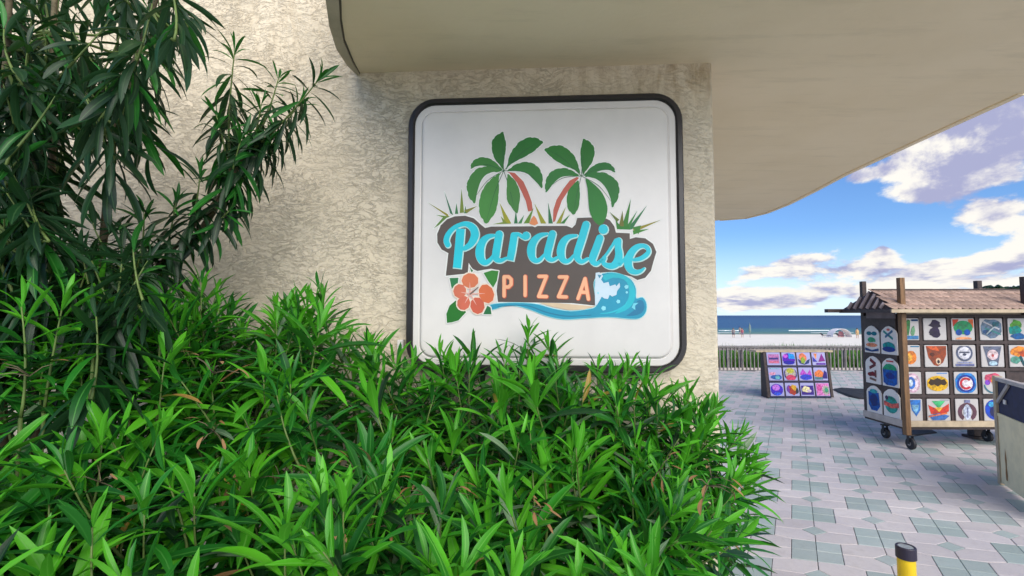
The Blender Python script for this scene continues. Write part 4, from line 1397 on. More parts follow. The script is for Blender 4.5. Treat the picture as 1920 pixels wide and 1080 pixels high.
# ------------------------------------------------------------------ the shirt cart
def build_cart():
    Yf = 7.40
    X0 = (1690 - 960) / F * Yf; X1 = X0 + 2.62; Yb = 8.28
    root = thing('display_cart', 'dark wooden market cart on casters with a tan tiled hip roof and rows of shirts', 'cart', (X0, Yf, 0))
    YP = 7.50                                                # face of the shirt panel
    # panels
    mb = MB(); mb.box(((X0 + X1) / 2 + .02, YP + 0.03, 1.23), (X1 - X0 - 0.03, 0.04, 1.62)); mb.build('front_panel', M['darkwood'], root)
    mb = MB(); mb.box((X0 + 0.03, (YP + Yb) / 2 + .02, 1.20), (0.04, Yb - YP - 0.06, 1.58)); mb.build('side_panel', M['darkwood'], root)
    mb = MB(); mb.box(((X0 + X1) / 2, Yb + 0.01, 1.23), (X1 - X0 - 0.08, 0.04, 1.60)); mb.build('back_panel', M['darkwood'], root)
    # shelf rails between rows and dividers
    for k in range(5):
        z = 2.0 - (591 - 0) * 0 + (591 - (592 + 49.6 * k)) / (F / YP)
        mb = MB(); mb.box(((X0 + X1) / 2 + .02, YP - 0.006, z), (X1 - X0 - .12, 0.03, 0.045)); mb.build('rail', M['darkwood'], root)
    for px in (1722.5, 1775, 1828, 1880.5, 1933):
        x = (px - 960) / F * YP
        mb = MB(); mb.box((x, YP - 0.004, 1.21), (0.05, 0.022, 1.60)); mb.build('divider', M['darkwood'], root)
    # floor frame boards
    zb = 2 - (792 - 591) / (F / (Yf + .03))
    mb = MB(); mb.box(((X0 + X1) / 2 + .04, Yf + 0.04, zb), (X1 - X0 - 0.03, 0.05, 0.085)); mb.build('bottom_board', M['tanwood'], root, bevel=.004)
    mb = MB(); mb.box((X0 - 0.012, (Yf + Yb) / 2 + .02, zb - 0.0), (0.035, Yb - Yf - 0.06, 0.10)); mb.build('bottom_board', M['palewood'], root, bevel=.004)
    mb = MB(); mb.box(((X0 + X1) / 2, (Yf + Yb) / 2 + .03, zb - 0.065), (X1 - X0 - .02, Yb - Yf - .05, 0.045)); mb.build('floor_board', M['darkwood'], root)
    # posts
    for x, y, zt, zl, m, wd in ((X0, Yf, 2.565, .225, 'brownwood', .075), (X0 + 0.06, Yb, 2.57, .30, 'darkwood', .07), (X1, Yf, 2.57, .25, 'brownwood', .075), ((1840 - 960) / F * Yb, Yb + .05, 2.585, .3, 'darkwood', .08)):
        mb = MB(); mb.box((x, y, (zt + zl) / 2), (wd, wd, zt - zl)); mb.build('post', M[m], root, bevel=.004)
    xq = (1917 - 960) / F * 7.42
    mb = MB(); mb.box((xq, Yf - .02, (2.58 + 2.0) / 2), (.07, .07, .58)); mb.build('post', M['darkwood'], root)
    # valance under the roof
    mb = MB(); mb.box(((X0 + X1) / 2 + .03, Yf + 0.03, 2.045), (X1 - X0 - .05, 0.035, 0.06)); mb.build('valance', M['tanwood'], root)
    mb = MB(); mb.box((X0 - 0.01, Yf + .42, 2.0), (0.02, 0.60, 0.10)); mb.build('name_board', M['lattice'], root)
    # roof: eaves, four slopes clad with tiles
    ex0, ex1 = X0 - 0.27, X1 + 0.3; ey0, ey1 = Yf - 0.16, Yb + 0.10; ez = 2.075
    ry = 7.86; rz = 2.385; rx0, rx1 = X0 - 0.10, X1 + .0
    E = [Vector((ex0, ey0, ez)), Vector((ex1, ey0, ez)), Vector((ex1, ey1, ez)), Vector((ex0, ey1, ez))]
    R0 = Vector((rx0, ry, rz)); R1 = Vector((rx1, ry, rz))
    mb = MB(); mb.v = [tuple(p) for p in E + [R0, R1]]; mb.f = [(0, 1, 5, 4), (1, 2, 5), (2, 3, 4, 5), (3, 0, 4), (3, 2, 1, 0)]; mb.m = [0] * 5
    roof = mb.build('roof', M['darkwood'], root)
    # fascia boards
    for k, (a, b) in enumerate(((E[0], E[1]), (E[1], E[2]), (E[2], E[3]), (E[3], E[0]))):
        f = MB(); d = (b - a).normalized() * (.0 if k % 2 else 0.012)
        f.bar(a + Vector((0, 0, -.012)) - d, b + Vector((0, 0, -.012)) + d, 0.022, 0.05); f.build('fascia', M['tanwood'] if k == 0 else M['darkwood'], roof)
    # front tiles: overlapping rows of small rounded shingles, shared meshes
    sl = (R0 - E[0]); nrow = 5
    up = Vector((0, ry - ey0, rz - ez)); ulen = up.length; upn = up.normalized(); nor = Vector((0, -upn.z, upn.y)) 
    tw = 0.105; th = ulen / nrow * 1.35
    tm = MB(); tm.prism([Vector((-tw / 2 + .004, 0, 0)) + upn * th, Vector((-tw / 2 + .004, 0, 0)) + upn * .025, Vector((-tw * .28, 0, 0)) + upn * .006, Vector((0, 0, 0)), Vector((tw * .28, 0, 0)) + upn * .006, Vector((tw / 2 - .004, 0, 0)) + upn * .025, Vector((tw / 2 - .004, 0, 0)) + upn * th], nor * 0.010)
    o0 = tm.build('roof_tile', M['shingle'], None); me = o0.data; bpy.data.objects.remove(o0)
    cnt = 0
    for r in range(nrow):
        t = r / nrow
        xa = ex0 + (rx0 - ex0) * t; xb = ex1 + (rx1 - ex1) * t
        n = int((xb - xa) / tw)
        for k in range(n):
            x = xa + tw * (k + 0.5 + (0.5 if r % 2 else 0))
            if x > xb - tw / 2: continue
            p = Vector((x, ey0, ez)) + up * t + nor * (0.010 + 0.006)
            o = bpy.data.objects.new('roof_tile', me); C.objects.link(o); o.parent = roof
            tilt = random.uniform(0.02, 0.05)
            o.location = p - Vector(root.location); o.rotation_euler = (-tilt, 0, random.uniform(-.03, .03)); cnt += 1
    # left hip: open slats
    for k in range(8):
        t = (k + 0.5) / 8
        a = E[3].lerp(E[0], t); 
        tt = min(1, max(0, (a.y - ey0) / (ry - ey0) if a.y < ry else (ey1 - a.y) / (ey1 - ry)))
        b = Vector((ex0 + (rx0 - ex0) * tt, a.y, ez + (rz - ez) * tt))
        if (b - a).length < .05: continue
        s = MB(); s.bar(a + Vector((-.012, 0, .03)), b + Vector((-.012, 0, .005)), 0.05, 0.014, up=Vector((0, 1, 0))); s.build('slat', M['lattice'], roof)
    s = MB(); s.bar(R0 + Vector((0, 0, .02)), R1 + Vector((0, 0, .02)), .06, .03); s.build('ridge_cap', M['darkwood'], roof)
    # outrigger board at the rear left eave
    s = MB(); s.box((ex0 - 0.02, Yb + .12, 2.075), (0.42, 0.09, 0.06)); s.build('eave_board', M['darkwood'], roof)
    # casters
    for x, y in ((X0 + 0.09, Yf + .05), ((1652 - 960) / F * 8.1, 8.12), ((1838 - 960) / F * 7.9, 7.9), (X1 - .1, Yf + .08)):
        w = MB(); w.tube([(x - .024, y, .085), (x - .018, y, .085), (x + .018, y, .085), (x + .024, y, .085)], [.078, .085, .085, .078], 20)
        wh = w.build('wheel', M['rubber'], root, smooth=False)
        h = MB(); h.tube([(x - .03, y, .085), (x + .03, y, .085)], .03, 12); h.build('hub', M['metal'], wh)
        f = MB(); f.box((x - .033, y + .01, .14), (.006, .05, .13)); f.box((x + .033, y + .01, .14), (.006, .05, .13)); f.box((x, y + .01, .212), (.09, .09, .02)); f.build('caster_fork', M['rubber'], root)
    f = MB(); x = (1803 - 960) / F * 8.3; f.box((x, 8.15, .02), (.30, .22, .04)); f.box((x, 8.15, .15), (.20, .12, .22)); f.build('support_foot', M['darkwood'], root)
    # ---- shirts on the front, folded flat in the squares
    g = 'folded shirts in the squares of the cart front'
    ax = Vector((1, 0, 0)); up_ = Vector((0, 0, 1)); nn = Vector((0, -1, 0))
    sc = F / (YP - .02)
    cells = {
        (0, 0): ('white shirt with green palm over blue band, top row beside the corner post', [(rectp(.3, .1, .95, .25), (60, 120, 170)), (ellp(.35, .6, .16, .3, 9, .3, seed=1), (60, 130, 70)), (rectp(.55, .82, .9, .95), (10, 60, 100)), (ellp(.6, .45, .1, .2, 7, .3, seed=2), (110, 160, 120))]),
        (1, 0): ('cream shirt with one dark splotchy figure in the top row', [(ellp(.5, .70, .22, .17, 13, .28, seed=3), (44, 34, 62)), (ellp(.5, .45, .2, .2, 11, .3, seed=4), (52, 40, 72)), (ellp(.5, .3, .19, .12, 10, .2, seed=5), (40, 30, 60))]),
        (2, 0): ('shirt with green dome, two blue spots and red corners, top row', [([(.05, .95), (.12, .6), (.3, .8), (.35, .97)], (196, 60, 40)), ([(.7, .97), (.95, .95), (.9, .55), (.72, .75)], (210, 100, 50)), (ellp(.5, .57, .36, .27, 16), (40, 140, 90)), (ellp(.33, .38, .12, .12), (0, 80, 170)), (ellp(.64, .38, .12, .12), (0, 80, 170)), (ellp(.5, .13, .3, .07), (240, 160, 110))]),
        (3, 0): ('shirt covered by a grey and teal tangle in the top row', [(ellp(.5, .55, .42, .38, 15, .15, seed=6), (96, 118, 140)), (ellp(.35, .4, .2, .13, 9, .3, seed=7), (40, 76, 120)), (lin(.2, .8, .8, .5, .03), (190, 190, 196)), (lin(.25, .55, .85, .3, .03), (60, 130, 130)), (lin(.3, .3, .7, .7, .025), (180, 196, 200)), (ellp(.65, .7, .15, .1, 9, .3, seed=8), (40, 96, 110))]),
        (4, 0): ('shirt with a green and blue figure at right end of top row', [(ellp(.45, .7, .28, .2, 10, .3, seed=9), (90, 160, 60)), (ellp(.4, .45, .3, .2, 10, .3, seed=10), (0, 140, 130)), (ellp(.5, .22, .34, .12, 10, .3, seed=11), (20, 90, 150))]),
        (0, 1): ('white shirt with orange half disc, second row beside the corner post', [(rectp(.45, .85, .92, .97), (30, 110, 150)), (ellp(.42, .45, .32, .27, 12, .08, seed=12), (226, 130, 50)), (ellp(.36, .45, .16, .15), (240, 180, 70))]),
        (1, 1): ('white shirt with a large rust brown face shape in the second row', [([(.12, .95), (.9, .95), (.88, .55), (.75, .25), (.55, .08), (.4, .15), (.2, .45)], (150, 70, 40)), ([(.15, .95), (.5, .97), (.62, .7), (.3, .75)], (214, 96, 50)), (ellp(.57, .3, .10, .13), (220, 190, 160)), (ellp(.57, .28, .05, .07), (50, 40, 50)), (ellp(.35, .55, .1, .08, 7, .3, seed=13), (96, 44, 30))]),
        (2, 1): ('pale shirt with a grey ringed face in the second row', [(ellp(.5, .62, .32, .33), (88, 96, 120)), (ellp(.5, .62, .24, .25), (214, 214, 224)), (rectp(.3, .62, .7, .67), (70, 78, 104)), (ellp(.5, .56, .07, .05), (70, 78, 104)), (rectp(.15, .1, .85, .2), (110, 116, 160)), (rectp(.22, .23, .78, .28), (150, 156, 190))]),
        (3, 1): ('grey shirt with pale round face over goblet shape, second row', [([(.15, .88), (.85, .88), (.75, .45), (.68, .08), (.32, .08), (.25, .45)], (100, 108, 130)), (ellp(.5, .55, .21, .2), (232, 206, 210)), (ellp(.5, .52, .05, .06), (196, 90, 90)), (ellp(.5, .22, .16, .09), (170, 200, 216))]),
        (4, 1): ('shirt with orange tree over teal ground at right end of second row', [(ellp(.5, .68, .4, .2, 12, .2, seed=14), (232, 140, 50)), (ellp(.68, .6, .18, .12, 9, .3, seed=15), (196, 80, 40)), (ellp(.35, .35, .28, .15, 9, .2, seed=16), (90, 160, 140)), (lin(.55, .5, .75, .12, .06), (10, 80, 90))]),
        (0, 2): ('pink shirt with a blue and white round badge, third row by the corner post', [(ellp(.48, .5, .38, .38), (206, 170, 190)), (ellp(.48, .5, .3, .3), (230, 214, 224)), (ellp(.40, .5, .22, .24), (60, 120, 210)), (ellp(.38, .5, .11, .14), (214, 232, 246))]),
        (1, 2): ('white shirt with yellow oval badge crossed by a dark bar, third row', [(rectp(.48, .86, .88, .97), (60, 130, 200)), (ellp(.5, .48, .42, .3), (226, 176, 20)), ([(.14, .5), (.24, .66), (.36, .62), (.5, .70), (.64, .62), (.76, .66), (.86, .5), (.76, .40), (.62, .44), (.5, .36), (.38, .44), (.24, .40)], (62, 44, 26)), (rectp(.32, .22, .68, .32), (240, 186, 30))]),
        (2, 2): ('white shirt with a blue disc around a red letter C in the third row', [(ellp(.5, .5, .43, .43), (40, 130, 206)), (ellp(.5, .48, .34, .34), (22, 54, 150)), (ellp(.5, .48, .26, .26), (236, 226, 232)), (ring_c(.5, .48, .24, .09, 40, 320), (206, 44, 60)), ]),
        (3, 2): ('white shirt with red, orange and purple swirl, right end of third row', [(ellp(.45, .68, .28, .2, 10, .25, seed=17), (206, 80, 110)), (ellp(.6, .6, .22, .22, 10, .3, seed=18), (216, 140, 40)), (ellp(.25, .52, .1, .1), (130, 70, 190)), (ring_c(.5, .5, .42, .06, 190, 300), (60, 120, 140)), (ellp(.72, .4, .13, .12, 8, .3, seed=19), (190, 70, 40))]),
        (0, 3): ('white shirt with a blue shield, bottom row by the corner post', [([(.3, .92), (.85, .92), (.82, .5), (.6, .25), (.38, .5)], (50, 120, 200)), ([(.38, .7), (.75, .7), (.7, .5), (.58, .38), (.45, .5)], (130, 190, 226))]),
        (1, 3): ('white shirt with red and yellow sunset over blue wave, bottom row', [([(.1, .7), (.5, .5), (.92, .75), (.88, .45), (.6, .3), (.2, .35)], (206, 60, 40)), ([(.25, .85), (.75, .85), (.5, .55)], (70, 190, 120)), ([(.35, .6), (.65, .6), (.5, .42)], (246, 190, 60)), ([(.08, .3), (.5, .38), (.9, .28), (.7, .12), (.25, .1)], (60, 110, 180)), (lin(.1, .25, .8, .38, .025), (230, 120, 60)), (rectp(.55, .88, .9, .95), (40, 110, 150))]),
        (2, 3): ('white shirt with maroon horseshoe around pale blue oval, bottom row', [(ring_c(.5, .42, .36, .16, -60, 240), (96, 60, 76)), (ellp(.5, .42, .15, .3), (196, 206, 226)), (rectp(.4, .78, .62, .92), (120, 124, 160)), (lin(.5, .2, .52, .6, .02), (110, 116, 160))]),
        (3, 3): ('white shirt with deep blue sphere at right end of bottom row', [(ellp(.5, .52, .4, .4, 20), (20, 70, 190)), (ellp(.58, .42, .28, .28, 14, .12, seed=20), (14, 26, 96)), (ellp(.35, .72, .12, .1), (60, 170, 220))])}
    colx = [1677.5, 1728, 1780.5, 1833, 1885.5]
    for (c, r), (lab, art) in cells.items():
        w = 42 / sc; h = 40.5 / sc
        x = (colx[c] - 960) / sc; wcell = w
        if c == 4: wcell = 34 / sc
        if c == 0: x = (1688 - 960) / sc; wcell = 31 / sc
        zt = 2 + (591 - (597 + 49.6 * r)) / sc
        shirt(lab, g, Vector((x, YP - .019, zt - h)), ax, up_, nn, wcell, h, art)
    # ---- shirts hanging on the side
    g = 'shirts hanging on the end of the cart'
    side = [('hanging shirt with teal glasses above navy band, top left on cart end', [(ellp(.35, .70, .17, .07), (0, 120, 140)), (ellp(.68, .70, .17, .07), (0, 120, 140)), (ellp(.5, .48, .3, .09, 10, .2, seed=31), (60, 180, 130)), (ellp(.5, .3, .36, .07), (240, 150, 110)), ([(.08, .2), (.5, .12), (.92, .2), (.92, .1), (.5, .03), (.08, .1)], (20, 70, 130))]),
            ('hanging shirt with scattered teal marks over blue base, top right on cart end', [(lin(.2, .8, .75, .55, .04), (40, 150, 150)), (lin(.75, .82, .3, .6, .04), (70, 120, 160)), (ellp(.5, .85, .1, .04), (230, 120, 110)), (ellp(.5, .3, .38, .14, 12, .1, seed=32), (0, 160, 160)), (ellp(.5, .2, .38, .09), (10, 60, 150))]),
            ('hanging cream shirt with dark red zigzag, middle left on cart end', [(lin(.35, .85, .7, .7, .06), (120, 40, 50)), (lin(.7, .7, .3, .55, .05), (110, 50, 60)), (ellp(.45, .35, .25, .08, 9, .3, seed=33), (130, 24, 40)), (lin(.3, .2, .7, .15, .04), (140, 110, 96)), (lin(.68, .5, .68, .25, .05), (110, 60, 60))]),
            ('hanging shirt with green and blue block, middle right on cart end', [(rectp(.3, .84, .72, .89), (220, 70, 80)), (ellp(.5, .6, .4, .17, 12, .08, seed=34), (30, 170, 120)), ([(.08, .58), (.92, .58), (.9, .15), (.72, .06), (.28, .06), (.1, .15)], (10, 96, 190)), (ellp(.5, .38, .25, .1, 10, .2, seed=35), (10, 50, 150))]),
            ('hanging shirt with solid deep blue panel, bottom left on cart end', [([(.15, .75), (.82, .75), (.88, .3), (.68, .12), (.32, .12), (.15, .3)], (10, 90, 180)), (ellp(.5, .45, .25, .2, 10, .2, seed=36), (10, 50, 130)), (ellp(.5, .78, .25, .07), (60, 180, 190))]),
            ('hanging shirt with teal circle crossed by coral band, bottom right on cart end', [(ellp(.5, .45, .38, .28), (40, 170, 160)), ([(.05, .55), (.5, .48), (.95, .56), (.95, .40), (.5, .34), (.05, .40)], (240, 110, 100)), (ellp(.25, .66, .1, .07), (60, 50, 90)), (lin(.35, .7, .75, .62, .04), (30, 140, 120))])]
    axs = Vector((0, -1, 0)); ns = Vector((-1, 0, 0)); XS = X0 + 0.008
    zt0 = [1.83, 1.335, 0.86]
    for k, (lab, art) in enumerate(side):
        r, c = divmod(k, 2)
        y = 8.20 - c * 0.365
        shirt(lab, g, Vector((XS, y, zt0[r] - .44)), axs, up_, ns, 0.325, 0.44, art, 'hang', M['cloth_shade_lift'])
    print('tiles', cnt)


random.seed(41)
build_cart()

# ------------------------------------------------------------------ low sloping board with twelve shirts
def build_board():
    Yb = 2 * F / (745 - 591.0)
    xL = (1438 - 960) / F * Yb; W = 1.47; H = 1.10; lean = math.radians(9)
    root = thing('display_board', 'low sloping dark board with twelve colourful shirts before the railing', 'display board', (xL, Yb, 0))
    up = Vector((0, math.sin(lean), math.cos(lean))); ax = Vector((1, 0, 0)); nn = Vector((0, -math.cos(lean), math.sin(lean)))
    o = Vector((xL, Yb, 0.02))
    mb = MB(); mb.prism([o, o + ax * W, o + ax * W + up * H, o + up * H], -nn * 0.03); mb.build('backing', M['darkwood'], root)
    for a, b, wd in ((0, 0, 1), (1, 0, 1)):
        s = MB(); p = o + ax * (W * a + (-.03 if a == 0 else .03)); s.bar(p, p + up * (H + .03), 0.06, 0.06, up=nn); s.build('side_rail', M['darkwood'], root)
    for t in (0, 1 / 3, 2 / 3):
        s = MB(); s.bar(o + up * (H * t + (.015 if t == 0 else 0)) + nn * .006, o + ax * W + up * (H * t + (.015 if t == 0 else 0)) + nn * .006, .03, .03, up=nn); s.build('rail', M['navy'], root)
    s = MB(); s.box((xL + W / 2 - .02, Yb + H * math.sin(lean) + .20, 1.115), (W + .42, 0.46, 0.045)); s.build('top_shelf', M['tanwood'], root, bevel=.005)
    for x in (xL - .03, xL + W + .03):
        s = MB(); q = Yb + H * math.sin(lean)
        s.prism([Vector((x, Yb + .03, 0)), Vector((x, Yb + .34, 0)), Vector((x, Yb + .34, 1.07)), Vector((x, q + .03, 1.07))], (0.03 if x < xL else -0.03, 0, 0)); s.build('side_panel', M['darkwood'], root)
    g = 'folded shirts on the sloping board'
    BL = mat('lavender_white_cotton', (0.36, 0.36, 0.60), 0.85)
    A = {
        (0, 0): ('lavender shirt with a pink block and dark lettering bar, first in the top row', [(rectp(.15, .2, .85, .8), (190, 120, 180)), (rectp(.2, .45, .8, .58), (60, 50, 130)), (rectp(.2, .22, .8, .34), (230, 120, 150))]),
        (1, 0): ('shirt with a purple and azure ball, second in the top row', [(ellp(.5, .5, .42, .38), (90, 20, 190)), ([(.5, .88), (.85, .8), (.9, .5), (.5, .5)], (20, 150, 230)), (ellp(.5, .25, .36, .13), (30, 30, 170)), (ellp(.3, .68, .15, .13), (200, 90, 220))]),
        (2, 0): ('shirt with an orange bird shape between dark blue wings, third in the top row', [([(.05, .5), (.3, .4), (.5, .15), (.7, .4), (.95, .5), (.8, .2), (.5, .05), (.2, .2)], (40, 60, 120)), (ellp(.45, .6, .25, .28, 12, .2, seed=41), (232, 130, 90)), (ellp(.45, .4, .14, .25, 10, .2, seed=42), (150, 180, 60))]),
        (3, 0): ('shirt with an orange heart beside a purple mountain, last in the top row', [([(.05, .3), (.1, .65), (.4, .3)], (60, 60, 180)), ([(.2, .85), (.4, .85), (.32, .45)], (250, 150, 90)), ([(.45, .3), (.7, .85), (.95, .35)], (140, 40, 140)), (rectp(.3, .08, .9, .22), (100, 50, 170))]),
        (0, 1): ('shirt with pink houses over a blue shore, first in the middle row', [(rectp(.15, .82, .8, .9), (140, 190, 210)), (ellp(.35, .52, .22, .12, 9, .3, seed=43), (230, 160, 190)), (ellp(.5, .3, .4, .16, 12, .2, seed=44), (40, 100, 180)), (ellp(.62, .28, .15, .12), (110, 190, 200))]),
        (1, 1): ('shirt with red bowl and green disc in navy ring, second in middle row', [(ellp(.5, .5, .44, .4), (50, 40, 120)), (ellp(.5, .55, .34, .38), (190, 180, 170)), (ellp(.5, .72, .24, .18), (190, 190, 70)), (ellp(.5, .25, .3, .2), (220, 70, 110))]),
        (2, 1): ('shirt with magenta peaks over a blue lake, third in the middle row', [([(.1, .45), (.35, .85), (.6, .5), (.8, .8), (.92, .4)], (190, 80, 200)), (ellp(.5, .3, .4, .2, 12, .1, seed=45), (50, 70, 210))]),
        (3, 1): ('shirt with an orange sun before a navy cliff, last in the middle row', [(ellp(.4, .5, .3, .26, 12, .2, seed=46), (236, 130, 70)), ([(.55, .2), (.92, .2), (.9, .6), (.75, .75)], (50, 30, 130)), (rectp(.1, .14, .6, .3), (80, 130, 140))]),
        (0, 2): ('shirt with a violet moon ball, first in the bottom row', [(ellp(.48, .48, .4, .38), (70, 40, 200)), (ellp(.45, .62, .24, .2), (200, 120, 230)), (ellp(.5, .22, .24, .1), (50, 90, 230))]),
        (1, 2): ('shirt with a red and gold parrot like patch, second in the bottom row', [(ellp(.3, .5, .16, .3, 9, .3, seed=47), (120, 60, 170)), (ellp(.5, .45, .2, .33, 10, .3, seed=48), (180, 60, 40)), (ellp(.62, .62, .2, .2, 9, .3, seed=49), (220, 170, 50)), (ellp(.8, .4, .1, .22, 8, .3, seed=50), (50, 60, 70))]),
        (2, 2): ('shirt with a cream cloud inside an indigo square, third in the bottom row', [(rectp(.12, .15, .88, .75), (60, 30, 140)), (ellp(.42, .52, .26, .2, 10, .2, seed=51), (236, 226, 170)), (ellp(.6, .4, .14, .1), (220, 200, 220))]),
        (3, 2): ('pink shirt with a grey green disc, last in the bottom row', [(rectp(.04, .05, .96, .94), (226, 130, 200)), (ellp(.7, .45, .24, .3), (170, 170, 160)), (ellp(.72, .45, .12, .16), (60, 160, 120)), (ellp(.3, .6, .16, .2), (210, 80, 160))])}
    cw = W / 4; ch = H / 3
    for (c, r), (lab, art) in A.items():
        p = o + ax * (cw * c + .025) + up * (ch * (2 - r) + .035) + nn * .004
        shirt(lab, g, p, ax, up, nn, cw - .04, ch - .055, art, 'square', BL)


build_board()

# ------------------------------------------------------------------ stall at the right edge
def build_stall():
    A = at_z(1873, 906, 0); B = at_z(1920, 940, 0)
    d = Vector((B.x - A.x, B.y - A.y, 0)).normalized(); n = Vector((-abs(d.y), d.x if d.y < 0 else -d.x, 0))
    n = Vector((d.y, -d.x, 0)); 
    if n.x > 0: n = -n
    root = thing('market_stall', 'off white panelled stall side with a navy upper part at the right edge', 'stall', tuple(A))
    H = 1.255; zm_ = 2 - (771 - 591) / (F / A.y)
    dd = math.atan2(d.y, d.x)
    L = 1.4
    def bx(nm, u0, u1, z0, z1, t, m, off=0.0, bev=0.0):
        s = MB(); c = A + d * ((u0 + u1) / 2) - n * (t / 2 - off) + Vector((0, 0, (z0 + z1) / 2))
        s.box(c, (u1 - u0, t, z1 - z0), rot=dd); return s.build(nm, M[m], root, bevel=bev)
    bx('post', -0.0, 0.075, 0, H + .02, .07, 'tanwood', .012, .004)
    bx('lower_panel', 0.08, L, 0.03, zm_, .03, 'boardpaint')
    bx('upper_panel', 0.08, L, zm_ + .005, H - .04, .03, 'navy', -.012)
    bx('top_rail', 0.08, L, H - .035, H + .01, .06, 'palewood', .01, .004)
    bx('mid_rail', 0.08, L, zm_ - .02, zm_ + .012, .03, 'boardpaint', .006)
    bx('post', L, L + .075, 0, H + .02, .07, 'tanwood', .012)
    s = MB(); a = A + d * .10 + n * .004 + Vector((0, 0, zm_ + .14)); b = A + d * .42 + n * .004 + Vector((0, 0, H - .045)); s.bar(a, b, .04, .02, up=n); s.build('brace', M['palewood'], root)
    s = MB(); s.box(A + d * .29 + n * .001 + Vector((0, 0, zm_ + .17)), (.06, .01, .05), rot=dd); s.build('tag', M['acrylic'], root)
    # rust run on the panel
    s = MB(); us = [.20, .215, .225, .23, .22, .21, .235, .25, .26, .25, .255, .24]
    pts = [(.215, .46), (.225, .40), (.24, .33), (.235, .25), (.25, .16), (.24, .10), (.205, .10), (.195, .18), (.205, .27), (.195, .34), (.205, .41)]
    s.poly([A + d * (u + .02) + n * .0025 + Vector((0, 0, z - .0)) for u, z in pts]); s.build('rust_stain', M['rust'], root, fix=False)
    # far side and counter top
    s = MB(); q = A + d * .02 - n * .55; s.box(q + Vector((0, 0, H / 2 - .02)), (.05, 1.0, H - .06), rot=dd); s.build('end_panel', M['palewood'], root)
    s = MB(); s.box(A + d * (L / 2 + .04) - n * .56 + Vector((0, 0, H - .055)), (L - .1, .95, .03), rot=dd); s.build('counter_top', M['palewood'], root)


build_stall()

# ------------------------------------------------------------------ yellow bollard
def build_bollard():
    Y = 2.67; P = at_y(1698, 1020, Y); x = P.x; zt = P.z - .01; r = 0.0410
    root = thing('bollard', 'short yellow bollard with a dark cap at the bottom edge of the picture', 'bollard', (x, Y, 0))
    s = MB(); s.tube([(x, Y, 0), (x, Y, zt - .035)], r, 28); s.build('post', M['yellow'], root, smooth=False)
    for p in bpy.data.objects[-1:] if False else []: pass
    s = MB(); n = 28
    prof = [(r + .001, zt - .062), (r + .005, zt - .060), (r + .005, zt - .004), (r + .002, zt), (r - .004, zt), (r - .007, zt - .006)]
    rings = [[Vector((x + q * math.cos(2 * PI * k / n), Y + q * math.sin(2 * PI * k / n), z)) for k in range(n)] for q, z in prof]
    ring_loft(s, rings, cap=False); s.build('cap', M['navycap'], root)
    s = MB(); s.poly([(x + (r - .006) * math.cos(2 * PI * k / n), Y + (r - .006) * math.sin(2 * PI * k / n), zt - .004) for k in range(n)]); s.build('cap_top', M['captop'], root, fix=False)
    # pink and white sticker and dark scuffs wrapped on the post
    def wrap(nm, a0, a1, z0, z1, m, off):
        s = MB(); k = 6
        for i in range(k):
            t0 = math.radians(a0 + (a1 - a0) * i / k); t1 = math.radians(a0 + (a1 - a0) * (i + 1) / k); rr = r + off
            s.poly([(x + rr * math.cos(t0), Y + rr * math.sin(t0), z0), (x + rr * math.cos(t1), Y + rr * math.sin(t1), z0), (x + rr * math.cos(t1), Y + rr * math.sin(t1), z1), (x + rr * math.cos(t0), Y + rr * math.sin(t0), z1)])
        s.build(nm, m, root, fix=False)
    wrap('sticker', -85, -35, zt - .30, zt - .155, ink(232, 110, 120), .0015)
    wrap('sticker', -178, -125, zt - .30, zt - .155, ink(150, 70, 50), .0012)
    s = MB(); s.tube([(x, Y, 0.0), (x, Y, .02)], .09, 20); s.build('base_plate', M['navycap'], root)


build_bollard()

# ------------------------------------------------------------------ low dark patches built inside traced outlines on the ground
def dark_patch(label, pts, h, seed):
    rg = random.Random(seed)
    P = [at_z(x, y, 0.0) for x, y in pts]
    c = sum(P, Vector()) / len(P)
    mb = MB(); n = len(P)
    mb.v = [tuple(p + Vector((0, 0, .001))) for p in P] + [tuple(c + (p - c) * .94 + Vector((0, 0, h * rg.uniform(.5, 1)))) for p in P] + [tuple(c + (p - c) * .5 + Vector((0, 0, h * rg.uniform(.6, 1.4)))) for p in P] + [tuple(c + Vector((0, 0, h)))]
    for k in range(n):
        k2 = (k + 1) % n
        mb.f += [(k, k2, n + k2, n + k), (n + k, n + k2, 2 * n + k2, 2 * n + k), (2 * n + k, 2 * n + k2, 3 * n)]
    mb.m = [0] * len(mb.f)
    o = mb.build('ground_patch', M['dark_patch'], origin=tuple(c)); tag(o, label, 'mat')


dark_patch('dark patch lying on the pavement behind the left end of the cart', [(1560, 730.5), (1575, 728.5), (1600, 730), (1640, 732), (1700, 734), (1745, 739), (1735, 750), (1690, 752), (1640, 750), (1610, 748.5), (1590, 744), (1570, 736)], .05, 3)
dark_patch('small dark patch lying under the front corner of the cart', [(1690, 799), (1726, 800), (1745, 806), (1758, 812), (1735, 815), (1715, 818), (1692, 815)], .03, 4)

# ------------------------------------------------------------------ beach things
def ground_z(x, y): return terr(x, y)


